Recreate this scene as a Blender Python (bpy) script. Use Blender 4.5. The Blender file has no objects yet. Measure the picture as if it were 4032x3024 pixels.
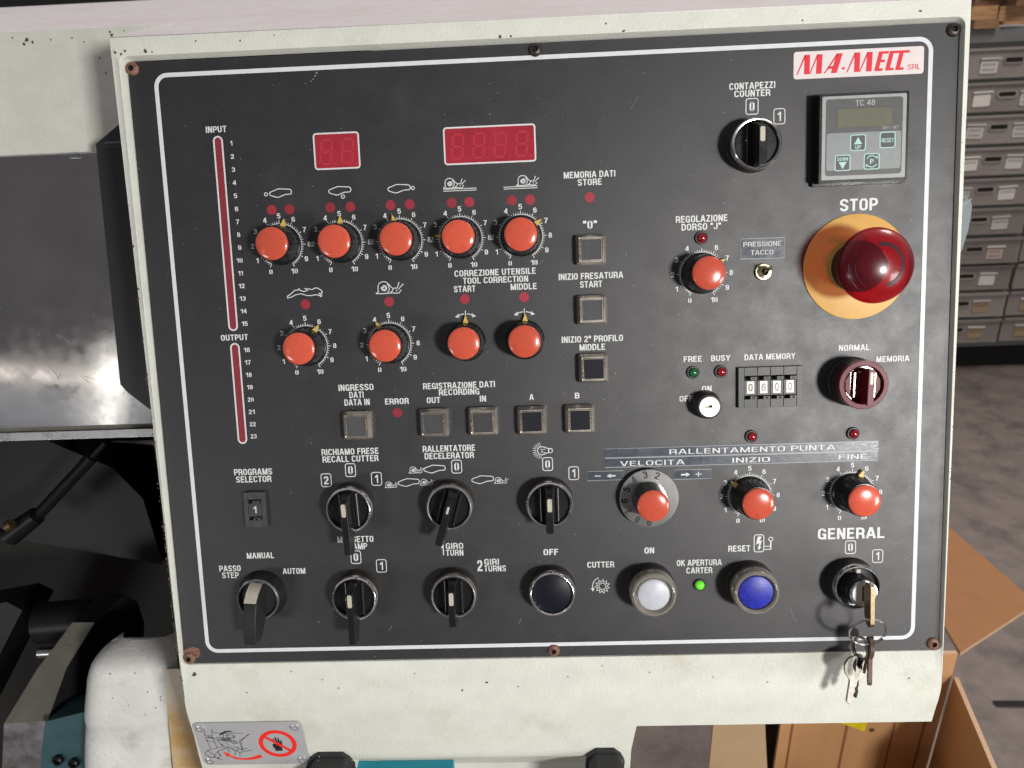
import bpy, math, random
from mathutils import Matrix, Vector
random.seed(7)
SC = bpy.context.scene
COL = SC.collection
PI = math.pi

# ------------------------------------------------------------------ camera, world, lamps, exposure
cam = bpy.data.cameras.new('camera')
cam.lens = 26.365; cam.sensor_width = 36.0; cam.sensor_fit = 'HORIZONTAL'
cam.clip_start = 0.02; cam.clip_end = 60.0
cam.dof.use_dof = True; cam.dof.focus_distance = 0.452; cam.dof.aperture_fstop = 26.365/1.6
cam_ob = bpy.data.objects.new('camera', cam); COL.objects.link(cam_ob)
cam_ob.matrix_world = Matrix(((0.998831, 0.032158, 0.036103, -0.00433),
                              (0.019008, 0.425415, -0.904799, -0.41624),
                              (-0.044455, 0.904427, 0.424306, 1.2833), (0, 0, 0, 1)))
SC.camera = cam_ob

world = bpy.data.worlds.new('World'); SC.world = world; world.use_nodes = True
wn = world.node_tree.nodes; wl = world.node_tree.links
wbg = wn['Background']; wbg.inputs['Strength'].default_value = 0.75
wtc = wn.new('ShaderNodeTexCoord'); wsep = wn.new('ShaderNodeSeparateXYZ')
wramp = wn.new('ShaderNodeValToRGB'); wmap = wn.new('ShaderNodeMapRange')
wmap.inputs['From Min'].default_value = -1; wmap.inputs['From Max'].default_value = 1
wl.new(wtc.outputs['Generated'], wsep.inputs[0]); wl.new(wsep.outputs['Z'], wmap.inputs['Value'])
wl.new(wmap.outputs[0], wramp.inputs[0])
wy_ = wn.new('ShaderNodeMapRange'); wy_.interpolation_type = 'SMOOTHSTEP'      # the room is darker in front of the machine than behind it
wy_.inputs['From Min'].default_value = -0.5; wy_.inputs['From Max'].default_value = 0.6
wy_.inputs['To Min'].default_value = 0.36; wy_.inputs['To Max'].default_value = 1.9
wl.new(wsep.outputs['Y'], wy_.inputs['Value'])
wsc = wn.new('ShaderNodeVectorMath'); wsc.operation = 'SCALE'
wl.new(wramp.outputs[0], wsc.inputs[0]); wl.new(wy_.outputs[0], wsc.inputs['Scale']); wl.new(wsc.outputs[0], wbg.inputs['Color'])
el = wramp.color_ramp.elements
el[0].position = 0.0; el[0].color = (0.10, 0.085, 0.075, 1)
el[1].position = 1.0; el[1].color = (0.62, 0.57, 0.58, 1)
e = el.new(0.50); e.color = (0.22, 0.21, 0.21, 1)
e = el.new(0.62); e.color = (0.55, 0.52, 0.53, 1)

def area(name, loc, aim, sx, sy, power, color):
    d = bpy.data.lights.new(name, 'AREA'); d.shape = 'RECTANGLE'; d.size = sx; d.size_y = sy
    d.energy = power; d.color = color
    o = bpy.data.objects.new(name, d); COL.objects.link(o)
    o.location = loc
    o.rotation_euler = (Vector(aim)-Vector(loc)).to_track_quat('-Z', 'Y').to_euler()
    return o
area('work_lamp', (0.82, -1.406, 1.399), (0.0, 0.0, 1.08), 0.20, 0.20, 28.0, (1.0, 0.975, 0.935))
# daylight from a far door at the left: a bright band, a bright jamb and the dimmer opening, as they mirror in the metal guard
GA = (-0.355, 0.075, 1.09)
area('door_band', (-1.40, -1.56, 1.432), GA, 0.62, 0.036, 0.16, (1.0, 0.90, 0.80))
area('door_jamb', (-1.325, -1.615, 1.41), GA, 0.065, 0.27, 0.16, (1.0, 0.96, 0.86))
area('door_opening', (-1.44, -1.58, 1.335), GA, 0.50, 0.13, 0.075, (0.95, 0.97, 1.0))
area('overhead_fill', (1.6, 1.1, 2.9), (1.1, 1.3, 0.0), 1.2, 0.6, 44.0, (1.0, 0.93, 0.88))  # added overhead fill, brightens cabinet and floor without reaching the panel
area('side_fill', (1.35, -1.05, 0.95), (0.35, 0.2, 0.6), 0.45, 0.35, 10.0, (1.0, 0.97, 0.93))  # added fill from the right, brightens the box and softens panel shadows
area('left_low_fill', (-1.30, -1.45, 0.80), (-0.25, 0.0, 0.95), 0.45, 0.30, 4.6, (0.97, 0.97, 1.0))  # added low fill from the left for the white cover and column

SC.view_settings.view_transform = 'Standard'; SC.view_settings.look = 'None'
SC.view_settings.exposure = 0.0; SC.view_settings.gamma = 1.0
SC.view_settings.use_curve_mapping = False
SC.render.engine = 'CYCLES'
SC.cycles.use_denoising = True
SC.cycles.max_bounces = 8

# ------------------------------------------------------------------ panel frame: x right, y up along the panel, z out of it; origin at the panel centre
TH = math.radians(18)
PANEL = Matrix(((1, 0, 0, 0), (0, math.sin(TH), -math.cos(TH), 0), (0, math.cos(TH), math.sin(TH), 1.1), (0, 0, 0, 1)))
MM = 0.001

# ------------------------------------------------------------------ materials
MATS = {}
def mat(name, color=(0.5, 0.5, 0.5), rough=0.5, metal=0.0, spec=0.5, coat=0.0, trans=0.0, emit=None, ior=1.45,
        var=0.0, var_scale=200.0, bump=0.0, bump_scale=1000.0, bump_detail=2.0, dirt=None, dirt_scale=40.0, dirt_lo=0.55, dirt_hi=0.75,
        specks=None, speck_scale=300.0, speck_size=0.12, rvar=0.0, stretch=None):
    m = bpy.data.materials.new(name); m.use_nodes = True
    nt = m.node_tree; b = nt.nodes['Principled BSDF']
    b.inputs['Base Color'].default_value = (*color, 1); b.inputs['Roughness'].default_value = rough
    b.inputs['Metallic'].default_value = metal; b.inputs['Specular IOR Level'].default_value = spec
    b.inputs['Coat Weight'].default_value = coat; b.inputs['Coat Roughness'].default_value = 0.06
    b.inputs['Transmission Weight'].default_value = trans; b.inputs['IOR'].default_value = ior
    if emit:
        b.inputs['Emission Color'].default_value = (*emit[0], 1); b.inputs['Emission Strength'].default_value = emit[1]
    tc = nt.nodes.new('ShaderNodeTexCoord')
    src = tc.outputs['Object']
    if stretch:
        mp = nt.nodes.new('ShaderNodeMapping'); mp.inputs['Scale'].default_value = stretch
        nt.links.new(src, mp.inputs[0]); src = mp.outputs[0]
    def noise(scale, detail=3.0, rough_=0.6):
        n = nt.nodes.new('ShaderNodeTexNoise'); n.inputs['Scale'].default_value = scale
        n.inputs['Detail'].default_value = detail; n.inputs['Roughness'].default_value = rough_
        nt.links.new(src, n.inputs['Vector']); return n
    col = None
    def setcol(sock):
        nt.links.new(sock, b.inputs['Base Color'])
    if var:
        n = noise(var_scale, 4.0)
        r = nt.nodes.new('ShaderNodeMapRange'); r.inputs['From Min'].default_value = 0.3; r.inputs['From Max'].default_value = 0.7
        r.inputs['To Min'].default_value = 1-var; r.inputs['To Max'].default_value = 1+var
        nt.links.new(n.outputs['Fac'], r.inputs['Value'])
        mx = nt.nodes.new('ShaderNodeVectorMath'); mx.operation = 'SCALE'
        mx.inputs[0].default_value = color; nt.links.new(r.outputs[0], mx.inputs['Scale'])
        col = mx.outputs[0]; setcol(col)
    if dirt:
        n = noise(dirt_scale, 6.0, 0.65)
        r = nt.nodes.new('ShaderNodeMapRange'); r.inputs['From Min'].default_value = dirt_lo; r.inputs['From Max'].default_value = dirt_hi
        nt.links.new(n.outputs['Fac'], r.inputs['Value'])
        mx = nt.nodes.new('ShaderNodeMix'); mx.data_type = 'RGBA'
        if col is not None: nt.links.new(col, mx.inputs['A'])
        else: mx.inputs['A'].default_value = (*color, 1)
        mx.inputs['B'].default_value = (*dirt, 1); nt.links.new(r.outputs[0], mx.inputs['Factor'])
        col = mx.outputs['Result']; setcol(col)
    if specks:
        v = nt.nodes.new('ShaderNodeTexVoronoi'); v.inputs['Scale'].default_value = speck_scale
        nt.links.new(src, v.inputs['Vector'])
        n = noise(speck_scale*0.13, 2.0)
        mu = nt.nodes.new('ShaderNodeMath'); mu.operation = 'MULTIPLY'; mu.inputs[1].default_value = speck_size*2
        nt.links.new(n.outputs['Fac'], mu.inputs[0])
        lt = nt.nodes.new('ShaderNodeMath'); lt.operation = 'LESS_THAN'
        nt.links.new(v.outputs['Distance'], lt.inputs[0]); nt.links.new(mu.outputs[0], lt.inputs[1])
        w2 = nt.nodes.new('ShaderNodeMath'); w2.operation = 'GREATER_THAN'; w2.inputs[1].default_value = 0.86
        sp = nt.nodes.new('ShaderNodeSeparateColor'); nt.links.new(v.outputs['Color'], sp.inputs[0])
        nt.links.new(sp.outputs[0], w2.inputs[0])
        an = nt.nodes.new('ShaderNodeMath'); an.operation = 'MULTIPLY'
        nt.links.new(lt.outputs[0], an.inputs[0]); nt.links.new(w2.outputs[0], an.inputs[1])
        mx = nt.nodes.new('ShaderNodeMix'); mx.data_type = 'RGBA'
        if col is not None: nt.links.new(col, mx.inputs['A'])
        else: mx.inputs['A'].default_value = (*color, 1)
        mx.inputs['B'].default_value = (*specks, 1); nt.links.new(an.outputs[0], mx.inputs['Factor'])
        col = mx.outputs['Result']; setcol(col)
    if rvar:
        n = noise(55.0, 5.0, 0.65)
        r = nt.nodes.new('ShaderNodeMapRange'); r.inputs['From Min'].default_value = 0.3; r.inputs['From Max'].default_value = 0.7
        r.inputs['To Min'].default_value = max(0.02, rough-rvar); r.inputs['To Max'].default_value = rough+rvar
        nt.links.new(n.outputs['Fac'], r.inputs['Value']); nt.links.new(r.outputs[0], b.inputs['Roughness'])
    if bump:
        n = noise(bump_scale, bump_detail, 0.55)
        bp = nt.nodes.new('ShaderNodeBump'); bp.inputs['Strength'].default_value = 1.0; bp.inputs['Distance'].default_value = bump
        nt.links.new(n.outputs['Fac'], bp.inputs['Height']); nt.links.new(bp.outputs[0], b.inputs['Normal'])
    MATS[name] = m
    return m

CREAM = (0.59, 0.605, 0.55)
mat('cream_paint', CREAM, 0.42, var=0.05, var_scale=60, bump=0.00024, bump_scale=520, bump_detail=1.5, dirt=(0.47, 0.44, 0.33), dirt_scale=14, dirt_lo=0.56, dirt_hi=0.80, rvar=0.08)
mat('cream_paint_pinklit', (0.60, 0.565, 0.55), 0.36, var=0.05, var_scale=30, bump=0.00012, bump_scale=500, dirt=(0.50, 0.42, 0.40), dirt_scale=9, dirt_lo=0.5, dirt_hi=0.8, rvar=0.1)  # same cream paint, its colour carrying the pinkish light on top faces
mat('white_paint', (0.70, 0.71, 0.68), 0.35, var=0.06, var_scale=50, bump=0.0005, bump_scale=240, bump_detail=3.0, dirt=(0.42, 0.40, 0.34), dirt_scale=26, dirt_lo=0.55, dirt_hi=0.78, specks=(0.08, 0.08, 0.08), speck_scale=240, speck_size=0.16)
mat('stained_paint', (0.64, 0.59, 0.46), 0.45, bump=0.0004, bump_scale=300, dirt=(0.50, 0.30, 0.10), dirt_scale=12, dirt_lo=0.42, dirt_hi=0.66, specks=(0.12, 0.10, 0.06), speck_scale=140, speck_size=0.12)
mat('bare_metal_chip', (0.075, 0.045, 0.035), 0.6, var=0.4, var_scale=500)
mat('panel_black', (0.0100, 0.0099, 0.0128), 0.505, spec=0.95, var=0.70, var_scale=1300, bump=0.00008, bump_scale=1350, bump_detail=2.0, dirt=(0.026, 0.025, 0.024), dirt_scale=16, dirt_lo=0.55, dirt_hi=0.85, specks=(0.30, 0.30, 0.30), speck_scale=260, speck_size=0.055, rvar=0.05)
mat('white_print', (0.60, 0.61, 0.61), 0.5, var=0.06, var_scale=300)
mat('silver_line', (0.60, 0.62, 0.65), 0.42, var=0.05, var_scale=200)
mat('red_window', (0.31, 0.024, 0.040), 0.22, var=0.12, var_scale=60)
mat('red_segment', (0.39, 0.034, 0.052), 0.22)
mat('red_bar', (0.21, 0.026, 0.040), 0.4, var=0.08, var_scale=300)
mat('red_dot', (0.27, 0.028, 0.042), 0.4, var=0.12, var_scale=700)
mat('orange_cap', (0.52, 0.082, 0.046), 0.20, coat=0.5, var=0.06, var_scale=400, bump=0.00003, bump_scale=500, dirt=(0.36, 0.060, 0.040), dirt_scale=170, dirt_lo=0.55, dirt_hi=0.75, rvar=0.07)
mat('ring_tint', (0.045, 0.014, 0.020), 0.35)
mat('grip_black', (0.016, 0.016, 0.019), 0.36, spec=0.7, bump=0.00006, bump_scale=500)
mat('black_lens', (0.007, 0.008, 0.013), 0.42, spec=0.22)
mat('gloss_black', (0.014, 0.014, 0.015), 0.20, spec=0.8)
mat('black_plastic', (0.010, 0.010, 0.011), 0.30, spec=0.5, bump=0.00003, bump_scale=800, rvar=0.08)
mat('black_matt', (0.012, 0.012, 0.013), 0.55, bump=0.00006, bump_scale=900)
mat('grey_plastic', (0.045, 0.045, 0.046), 0.45, var=0.2, var_scale=300, bump=0.00005, bump_scale=800)
mat('rubber', (0.022, 0.022, 0.023), 0.55, bump=0.0003, bump_scale=400, specks=(0.35, 0.33, 0.30), speck_scale=420, speck_size=0.20)
mat('scratch', (0.16, 0.16, 0.165), 0.5)
mat('disc_metal', (0.50, 0.50, 0.49), 0.22, metal=0.9, var=0.15, var_scale=90)
mat('chrome', (0.78, 0.78, 0.79), 0.16, metal=1.0, bump=0.00003, bump_scale=600, rvar=0.06)
mat('worn_chrome', (0.50, 0.49, 0.47), 0.32, metal=1.0, dirt=(0.25, 0.23, 0.20), dirt_scale=160, bump=0.00006, bump_scale=600)
mat('dirty_collar', (0.035, 0.031, 0.027), 0.45, metal=0.3, var=0.5, var_scale=300, bump=0.0001, bump_scale=500)
mat('nickel', (0.60, 0.55, 0.49), 0.30, metal=0.88, var=0.08, var_scale=300, rvar=0.10)
mat('dark_glass', (0.018, 0.019, 0.024), 0.12, spec=0.9, coat=0.5)
mat('smoked_glass', (0.050, 0.052, 0.055), 0.24, spec=0.9, var=0.12, var_scale=300)
mat('yellow_disc', (0.60, 0.345, 0.095), 0.45, var=0.05, var_scale=500, bump=0.00005, bump_scale=900)
mat('yellow_pointer', (0.55, 0.40, 0.10), 0.4)
mat('marker_white', (0.42, 0.395, 0.33), 0.4, var=0.08, var_scale=500)
mat('clear_collar', (0.42, 0.39, 0.33), 0.08, coat=1.0, trans=0.55, var=0.12, var_scale=200)
mat('white_lens', (0.45, 0.47, 0.52), 0.40, coat=0.0, var=0.08, var_scale=250, specks=(0.3, 0.15, 0.08), speck_scale=200, speck_size=0.08)
mat('blue_lens', (0.014, 0.020, 0.30), 0.42, coat=0.0, var=0.35, var_scale=420, bump=0.00005, bump_scale=500)
mat('red_lens', (0.22, 0.004, 0.010), 0.10, coat=0.6)
mat('green_lens', (0.008, 0.10, 0.04), 0.10, coat=0.6)
mat('green_lit', (0.08, 0.50, 0.02), 0.10, coat=0.6, emit=((0.15, 0.85, 0.02), 0.55))
mat('red_plastic', (0.10, 0.003, 0.008), 0.25, coat=0.4, bump=0.00003, bump_scale=900)
mat('pink_plastic', (0.15, 0.050, 0.060), 0.55, var=0.15, var_scale=700)
mat('brass', (0.62, 0.55, 0.38), 0.20, metal=1.0)
mat('dull_brass', (0.14, 0.10, 0.05), 0.4, metal=0.7)
mat('alu', (0.60, 0.61, 0.62), 0.35, metal=0.75, var=0.04, var_scale=200, rvar=0.06)
mat('alu_print', (0.40, 0.41, 0.42), 0.40, metal=0.15, var=0.04, var_scale=150)
mat('lock_face', (0.72, 0.73, 0.74), 0.35, metal=0.5, var=0.06, var_scale=300)
mat('rust', (0.20, 0.105, 0.075), 0.6, metal=0.3, var=0.5, var_scale=500, bump=0.0002, bump_scale=700)
mat('dark_screw', (0.050, 0.040, 0.038), 0.42, metal=0.5, var=0.4, var_scale=500)
mat('hole_black', (0.003, 0.003, 0.003), 0.8)
mat('tape_strip', (0.052, 0.062, 0.080), 0.30, var=0.15, var_scale=250, bump=0.00005, bump_scale=300, rvar=0.12)
mat('tape_edge', (0.26, 0.28, 0.30), 0.4)
mat('logo_white', (0.66, 0.60, 0.60), 0.30, var=0.03, var_scale=200)
mat('logo_red', (0.62, 0.030, 0.050), 0.35)
mat('sign_red', (0.78, 0.025, 0.020), 0.4)
mat('ink_black', (0.015, 0.015, 0.016), 0.5)
mat('counter_face', (0.095, 0.098, 0.10), 0.28, var=0.06, var_scale=150, bump=0.00004, bump_scale=500)
mat('counter_rim', (0.29, 0.30, 0.30), 0.35, var=0.08, var_scale=200)
mat('counter_pad', (0.215, 0.235, 0.235), 0.32, var=0.06, var_scale=150, bump=0.00004, bump_scale=500)
mat('counter_key', (0.085, 0.085, 0.088), 0.28)
mat('lcd', (0.135, 0.135, 0.10), 0.22, var=0.06, var_scale=250)
mat('mint', (0.34, 0.55, 0.51), 0.4)
mat('grey_text', (0.36, 0.37, 0.37), 0.4)
mat('ivory_card', (0.66, 0.65, 0.60), 0.35, var=0.1, var_scale=500)
mat('key_steel', (0.16, 0.152, 0.136), 0.36, metal=1.0, var=0.15, var_scale=400, bump=0.00005, bump_scale=500)
mat('key_brass', (0.30, 0.215, 0.135), 0.36, metal=1.0, var=0.2, var_scale=500, bump=0.00003, bump_scale=900)
mat('key_brown', (0.105, 0.066, 0.050), 0.5, metal=0.3, var=0.25, var_scale=300)
mat('ring_steel', (0.55, 0.55, 0.56), 0.18, metal=1.0)
mat('sheet_metal', (0.46, 0.46, 0.47), 0.10, metal=1.0, var=0.10, var_scale=20, bump=0.000012, bump_scale=30, bump_detail=6.0, rvar=0.05)
mat('strip_metal', (0.42, 0.42, 0.43), 0.30, metal=1.0, var=0.12, var_scale=60, rvar=0.1)
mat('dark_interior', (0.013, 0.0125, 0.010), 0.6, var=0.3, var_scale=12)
mat('olive_arm', (0.115, 0.112, 0.092), 0.5, var=0.12, var_scale=60, bump=0.0001, bump_scale=500, dirt=(0.06, 0.055, 0.045), dirt_scale=50, dirt_lo=0.62, dirt_hi=0.7)
mat('dark_steel', (0.018, 0.0175, 0.018), 0.40, metal=0.6)
mat('gearbox_dark', (0.007, 0.009, 0.010), 0.5)
mat('teal_paint', (0.016, 0.065, 0.075), 0.45, var=0.2, var_scale=60)
mat('teal_plastic', (0.012, 0.24, 0.32), 0.35)
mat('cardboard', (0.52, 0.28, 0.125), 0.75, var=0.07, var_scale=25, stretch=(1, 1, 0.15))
mat('cardboard_darkened', (0.26, 0.115, 0.040), 0.75, var=0.08, var_scale=30, dirt=(0.17, 0.075, 0.03), dirt_scale=30, dirt_lo=0.6, dirt_hi=0.75)  # same cardboard in a darker colour, standing in for dimmer light on the flap
mat('cardboard_dull', (0.40, 0.28, 0.165), 0.8, var=0.05, var_scale=25)
mat('cardboard_edge', (0.46, 0.31, 0.19), 0.8, var=0.2, var_scale=400)
mat('yellow_tape', (0.75, 0.62, 0.02), 0.4, var=0.1, var_scale=60)
mat('concrete', (0.17, 0.14, 0.125), 0.75, var=0.18, var_scale=14, dirt=(0.08, 0.07, 0.065), dirt_scale=9, dirt_lo=0.48, dirt_hi=0.7, bump=0.0006, bump_scale=90)
mat('drawer_grey', (0.225, 0.198, 0.185), 0.50, var=0.08, var_scale=20)
mat('cabinet_grey', (0.12, 0.125, 0.125), 0.55, var=0.1, var_scale=20)
mat('card_white', (0.56, 0.53, 0.51), 0.6)
mat('card_pink', (0.44, 0.33, 0.31), 0.6)
mat('card_tan', (0.30, 0.21, 0.13), 0.6)
mat('wood', (0.27, 0.145, 0.065), 0.6, var=0.35, var_scale=50, stretch=(0.3, 2, 2))
mat('wood_dark', (0.13, 0.065, 0.032), 0.6, var=0.35, var_scale=50, stretch=(0.3, 2, 2))
mat('clear_shield', (0.30, 0.34, 0.36), 0.18, coat=0.4, trans=0.35, var=0.1, var_scale=30)

# small differences from one piece to the next of a kind
def vary(name, lo, hi):
    nt = MATS[name].node_tree; b = nt.nodes['Principled BSDF']; inp = b.inputs['Base Color']
    oi = nt.nodes.new('ShaderNodeObjectInfo'); mr = nt.nodes.new('ShaderNodeMapRange')
    mr.inputs['To Min'].default_value = lo; mr.inputs['To Max'].default_value = hi
    nt.links.new(oi.outputs['Random'], mr.inputs['Value'])
    sc = nt.nodes.new('ShaderNodeVectorMath'); sc.operation = 'SCALE'
    if inp.links: nt.links.new(inp.links[0].from_socket, sc.inputs[0])
    else: sc.inputs[0].default_value = tuple(inp.default_value)[:3]
    nt.links.new(mr.outputs[0], sc.inputs['Scale']); nt.links.new(sc.outputs[0], inp)
vary('orange_cap', 0.88, 1.10); vary('drawer_grey', 0.80, 1.12); vary('wood', 0.65, 1.25); vary('card_white', 0.75, 1.1); vary('nickel', 0.85, 1.08); vary('smoked_glass', 0.6, 1.5); vary('red_dot', 0.85, 1.15)

# translucent red dome: a thin tinted plastic shell
def dome_mat():
    m = bpy.data.materials.new('translucent_red'); m.use_nodes = True
    nt = m.node_tree; b = nt.nodes['Principled BSDF']; out = nt.nodes['Material Output']
    b.inputs['Base Color'].default_value = (0.095, 0.002, 0.011, 1); b.inputs['Roughness'].default_value = 0.30
    b.inputs['Coat Weight'].default_value = 0.7; b.inputs['Coat Roughness'].default_value = 0.12
    tr = nt.nodes.new('ShaderNodeBsdfTransparent'); tr.inputs[0].default_value = (1.0, 0.10, 0.04, 1)
    mx = nt.nodes.new('ShaderNodeMixShader'); mx.inputs[0].default_value = 0.48
    nt.links.new(b.outputs[0], mx.inputs[1]); nt.links.new(tr.outputs[0], mx.inputs[2]); nt.links.new(mx.outputs[0], out.inputs[0])
    MATS['translucent_red'] = m
dome_mat()

# ------------------------------------------------------------------ mesh builder (millimetres by default)
class MB:
    def __init__(s): s.v = []; s.f = []; s.mi = []; s.mats = []
    def m(s, name):
        if name not in s.mats: s.mats.append(name)
        return s.mats.index(name)
    def add(s, verts, faces, name):
        o = len(s.v); s.v += [tuple(p) for p in verts]; i = s.m(name)
        for f in faces: s.f.append(tuple(o+k for k in f)); s.mi.append(i)
        return s
    def box(s, x0, x1, y0, y1, z0, z1, name):
        v = [(x0,y0,z0),(x1,y0,z0),(x1,y1,z0),(x0,y1,z0),(x0,y0,z1),(x1,y0,z1),(x1,y1,z1),(x0,y1,z1)]
        return s.add(v, [(0,3,2,1),(4,5,6,7),(0,1,5,4),(1,2,6,5),(2,3,7,6),(3,0,4,7)], name)
    def prism(s, poly, z0, z1, name, taper=1.0, name_side=None):
        # polygon in xy (counter-clockwise), extruded in z
        n = len(poly); cx = sum(p[0] for p in poly)/n; cy = sum(p[1] for p in poly)/n
        v = [(p[0], p[1], z0) for p in poly]+[(cx+(p[0]-cx)*taper, cy+(p[1]-cy)*taper, z1) for p in poly]
        s.add(v, [tuple(range(n-1, -1, -1)), tuple(range(n, 2*n))], name)
        return s.add(v, [(i, (i+1) % n, n+(i+1) % n, n+i) for i in range(n)], name_side or name)
    def prism_x(s, poly, x0, x1, name):
        # polygon in (y,z), extruded in x
        n = len(poly)
        v = [(x0, p[0], p[1]) for p in poly]+[(x1, p[0], p[1]) for p in poly]
        return s.add(v, [tuple(range(n-1, -1, -1)), tuple(range(n, 2*n))]+[(i, (i+1) % n, n+(i+1) % n, n+i) for i in range(n)], name)
    def lathe(s, prof, name, n=40, cx=0, cy=0, names=None, phase=0.0):
        # profile [(r,z)] bottom to top, outside first
        rows = []
        for (r, z) in prof:
            if r < 1e-6: rows.append([len(s.v)]); s.v.append((cx, cy, z))
            else:
                rows.append(list(range(len(s.v), len(s.v)+n)))
                s.v += [(cx+r*math.cos(2*PI*k/n+phase), cy+r*math.sin(2*PI*k/n+phase), z) for k in range(n)]
        for j in range(len(rows)-1):
            i = s.m(names[j] if names else name); a, b = rows[j], rows[j+1]
            for k in range(n):
                k2 = (k+1) % n
                if len(a) == 1 and len(b) == 1: continue
                if len(a) == 1: f = (a[0], b[k2], b[k])
                elif len(b) == 1: f = (a[k], a[k2], b[0])
                else: f = (a[k], a[k2], b[k2], b[k])
                s.f.append(f); s.mi.append(i)
        return s
    def disc(s, cx, cy, r, z, name, n=28):
        return s.add([(cx+r*math.cos(2*PI*k/n), cy+r*math.sin(2*PI*k/n), z) for k in range(n)], [tuple(range(n))], name)
    def flat(s, poly, z, name):
        return s.add([(p[0], p[1], z) for p in poly], [tuple(range(len(poly)))], name)
    def stroke(s, pts, w, z, name, closed=False):
        n = len(pts); L = []; Rr = []
        for i in range(n):
            if closed: a = pts[(i-1) % n]; b = pts[(i+1) % n]
            else: a = pts[max(i-1, 0)]; b = pts[min(i+1, n-1)]
            dx, dy = b[0]-a[0], b[1]-a[1]; l = math.hypot(dx, dy) or 1
            k = 1.0
            if closed or 0 < i < n-1:
                p = pts[i]; q1 = (p[0]-pts[i-1][0], p[1]-pts[i-1][1]); l1 = math.hypot(*q1) or 1
                c = abs((q1[0]*dx+q1[1]*dy)/(l1*l)); k = 1/max(c, 0.55)
            nx, ny = -dy/l*w/2*k, dx/l*w/2*k
            L.append((pts[i][0]+nx, pts[i][1]+ny, z)); Rr.append((pts[i][0]-nx, pts[i][1]-ny, z))
        m = n if closed else n-1
        return s.add(L+Rr, [(n+i, n+(i+1) % n, (i+1) % n, i) for i in range(m)], name)
    def tube(s, pts, r, name, n=10, closed=False):
        P = [Vector(p) for p in pts]; N = len(P); rows = []
        up = None
        for i in range(N):
            a = P[(i-1) % N] if (closed or i > 0) else P[i]; b = P[(i+1) % N] if (closed or i < N-1) else P[i]
            t = (b-a).normalized()
            if up is None: up = Vector((0, 0, 1)) if abs(t.z) < 0.9 else Vector((1, 0, 0))
            u = t.cross(up).normalized(); w = u.cross(t).normalized(); up = w
            rr = r[i] if isinstance(r, (list, tuple)) else r
            rows.append(list(range(len(s.v), len(s.v)+n)))
            s.v += [tuple(P[i]+u*rr*math.cos(2*PI*k/n)+w*rr*math.sin(2*PI*k/n)) for k in range(n)]
        i = s.m(name)
        for j in range(N if closed else N-1):
            a, b = rows[j], rows[(j+1) % N]
            for k in range(n): s.f.append((a[k], b[k], b[(k+1) % n], a[(k+1) % n])); s.mi.append(i)
        if not closed:
            s.f.append(tuple(rows[0])); s.mi.append(i); s.f.append(tuple(reversed(rows[-1]))); s.mi.append(i)
        return s
    def mesh(s, name, unit=MM, sharp=35):
        me = bpy.data.meshes.new(name)
        me.from_pydata([(a*unit, b*unit, c*unit) for a, b, c in s.v], [], s.f)
        for k in s.mats: me.materials.append(MATS[k])
        me.polygons.foreach_set('material_index', s.mi)
        me.polygons.foreach_set('use_smooth', [True]*len(me.polygons))
        me.validate(); me.update()
        me.set_sharp_from_angle(angle=math.radians(sharp))
        return me
    def build(s, name, parent=None, loc=(0, 0, 0), rot=0.0, bevel=0.0, seg=2, unit=MM, sharp=35, matrix=None):
        o = bpy.data.objects.new(name, s.mesh(name, unit, sharp)); COL.objects.link(o)
        if parent is not None: o.parent = parent
        if matrix is not None: o.matrix_world = matrix
        else:
            o.location = (loc[0]*unit, loc[1]*unit, (loc[2] if len(loc) > 2 else 0)*unit); o.rotation_euler = (0, 0, rot)
        if bevel:
            md = o.modifiers.new('bevel', 'BEVEL'); md.width = bevel*unit; md.segments = seg; md.limit_method = 'ANGLE'; md.angle_limit = math.radians(40)
            md.harden_normals = True
        return o

def empty(name, parent=None, loc=(0, 0, 0), rot=0.0, matrix=None, unit=MM):
    o = bpy.data.objects.new(name, None); COL.objects.link(o); o.empty_display_size = 0.01
    if parent is not None: o.parent = parent
    if matrix is not None: o.matrix_world = matrix
    else: o.location = (loc[0]*unit, loc[1]*unit, (loc[2] if len(loc) > 2 else 0)*unit); o.rotation_euler = (0, 0, rot)
    return o
def tag(o, label=None, cat=None, group=None, kind=None):
    if label: o['label'] = label
    if cat: o['category'] = cat
    if group: o['group'] = group
    if kind: o['kind'] = kind
    return o
def copy_tree(o, parent, loc, rot=0.0):
    c = o.copy(); COL.objects.link(c); c.parent = parent
    c.location = (loc[0]*MM, loc[1]*MM, loc[2]*MM if len(loc) > 2 else 0); c.rotation_euler = (0, 0, rot)
    for ch in list(o.children):
        d = ch.copy(); COL.objects.link(d); d.parent = c
    return c

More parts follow.
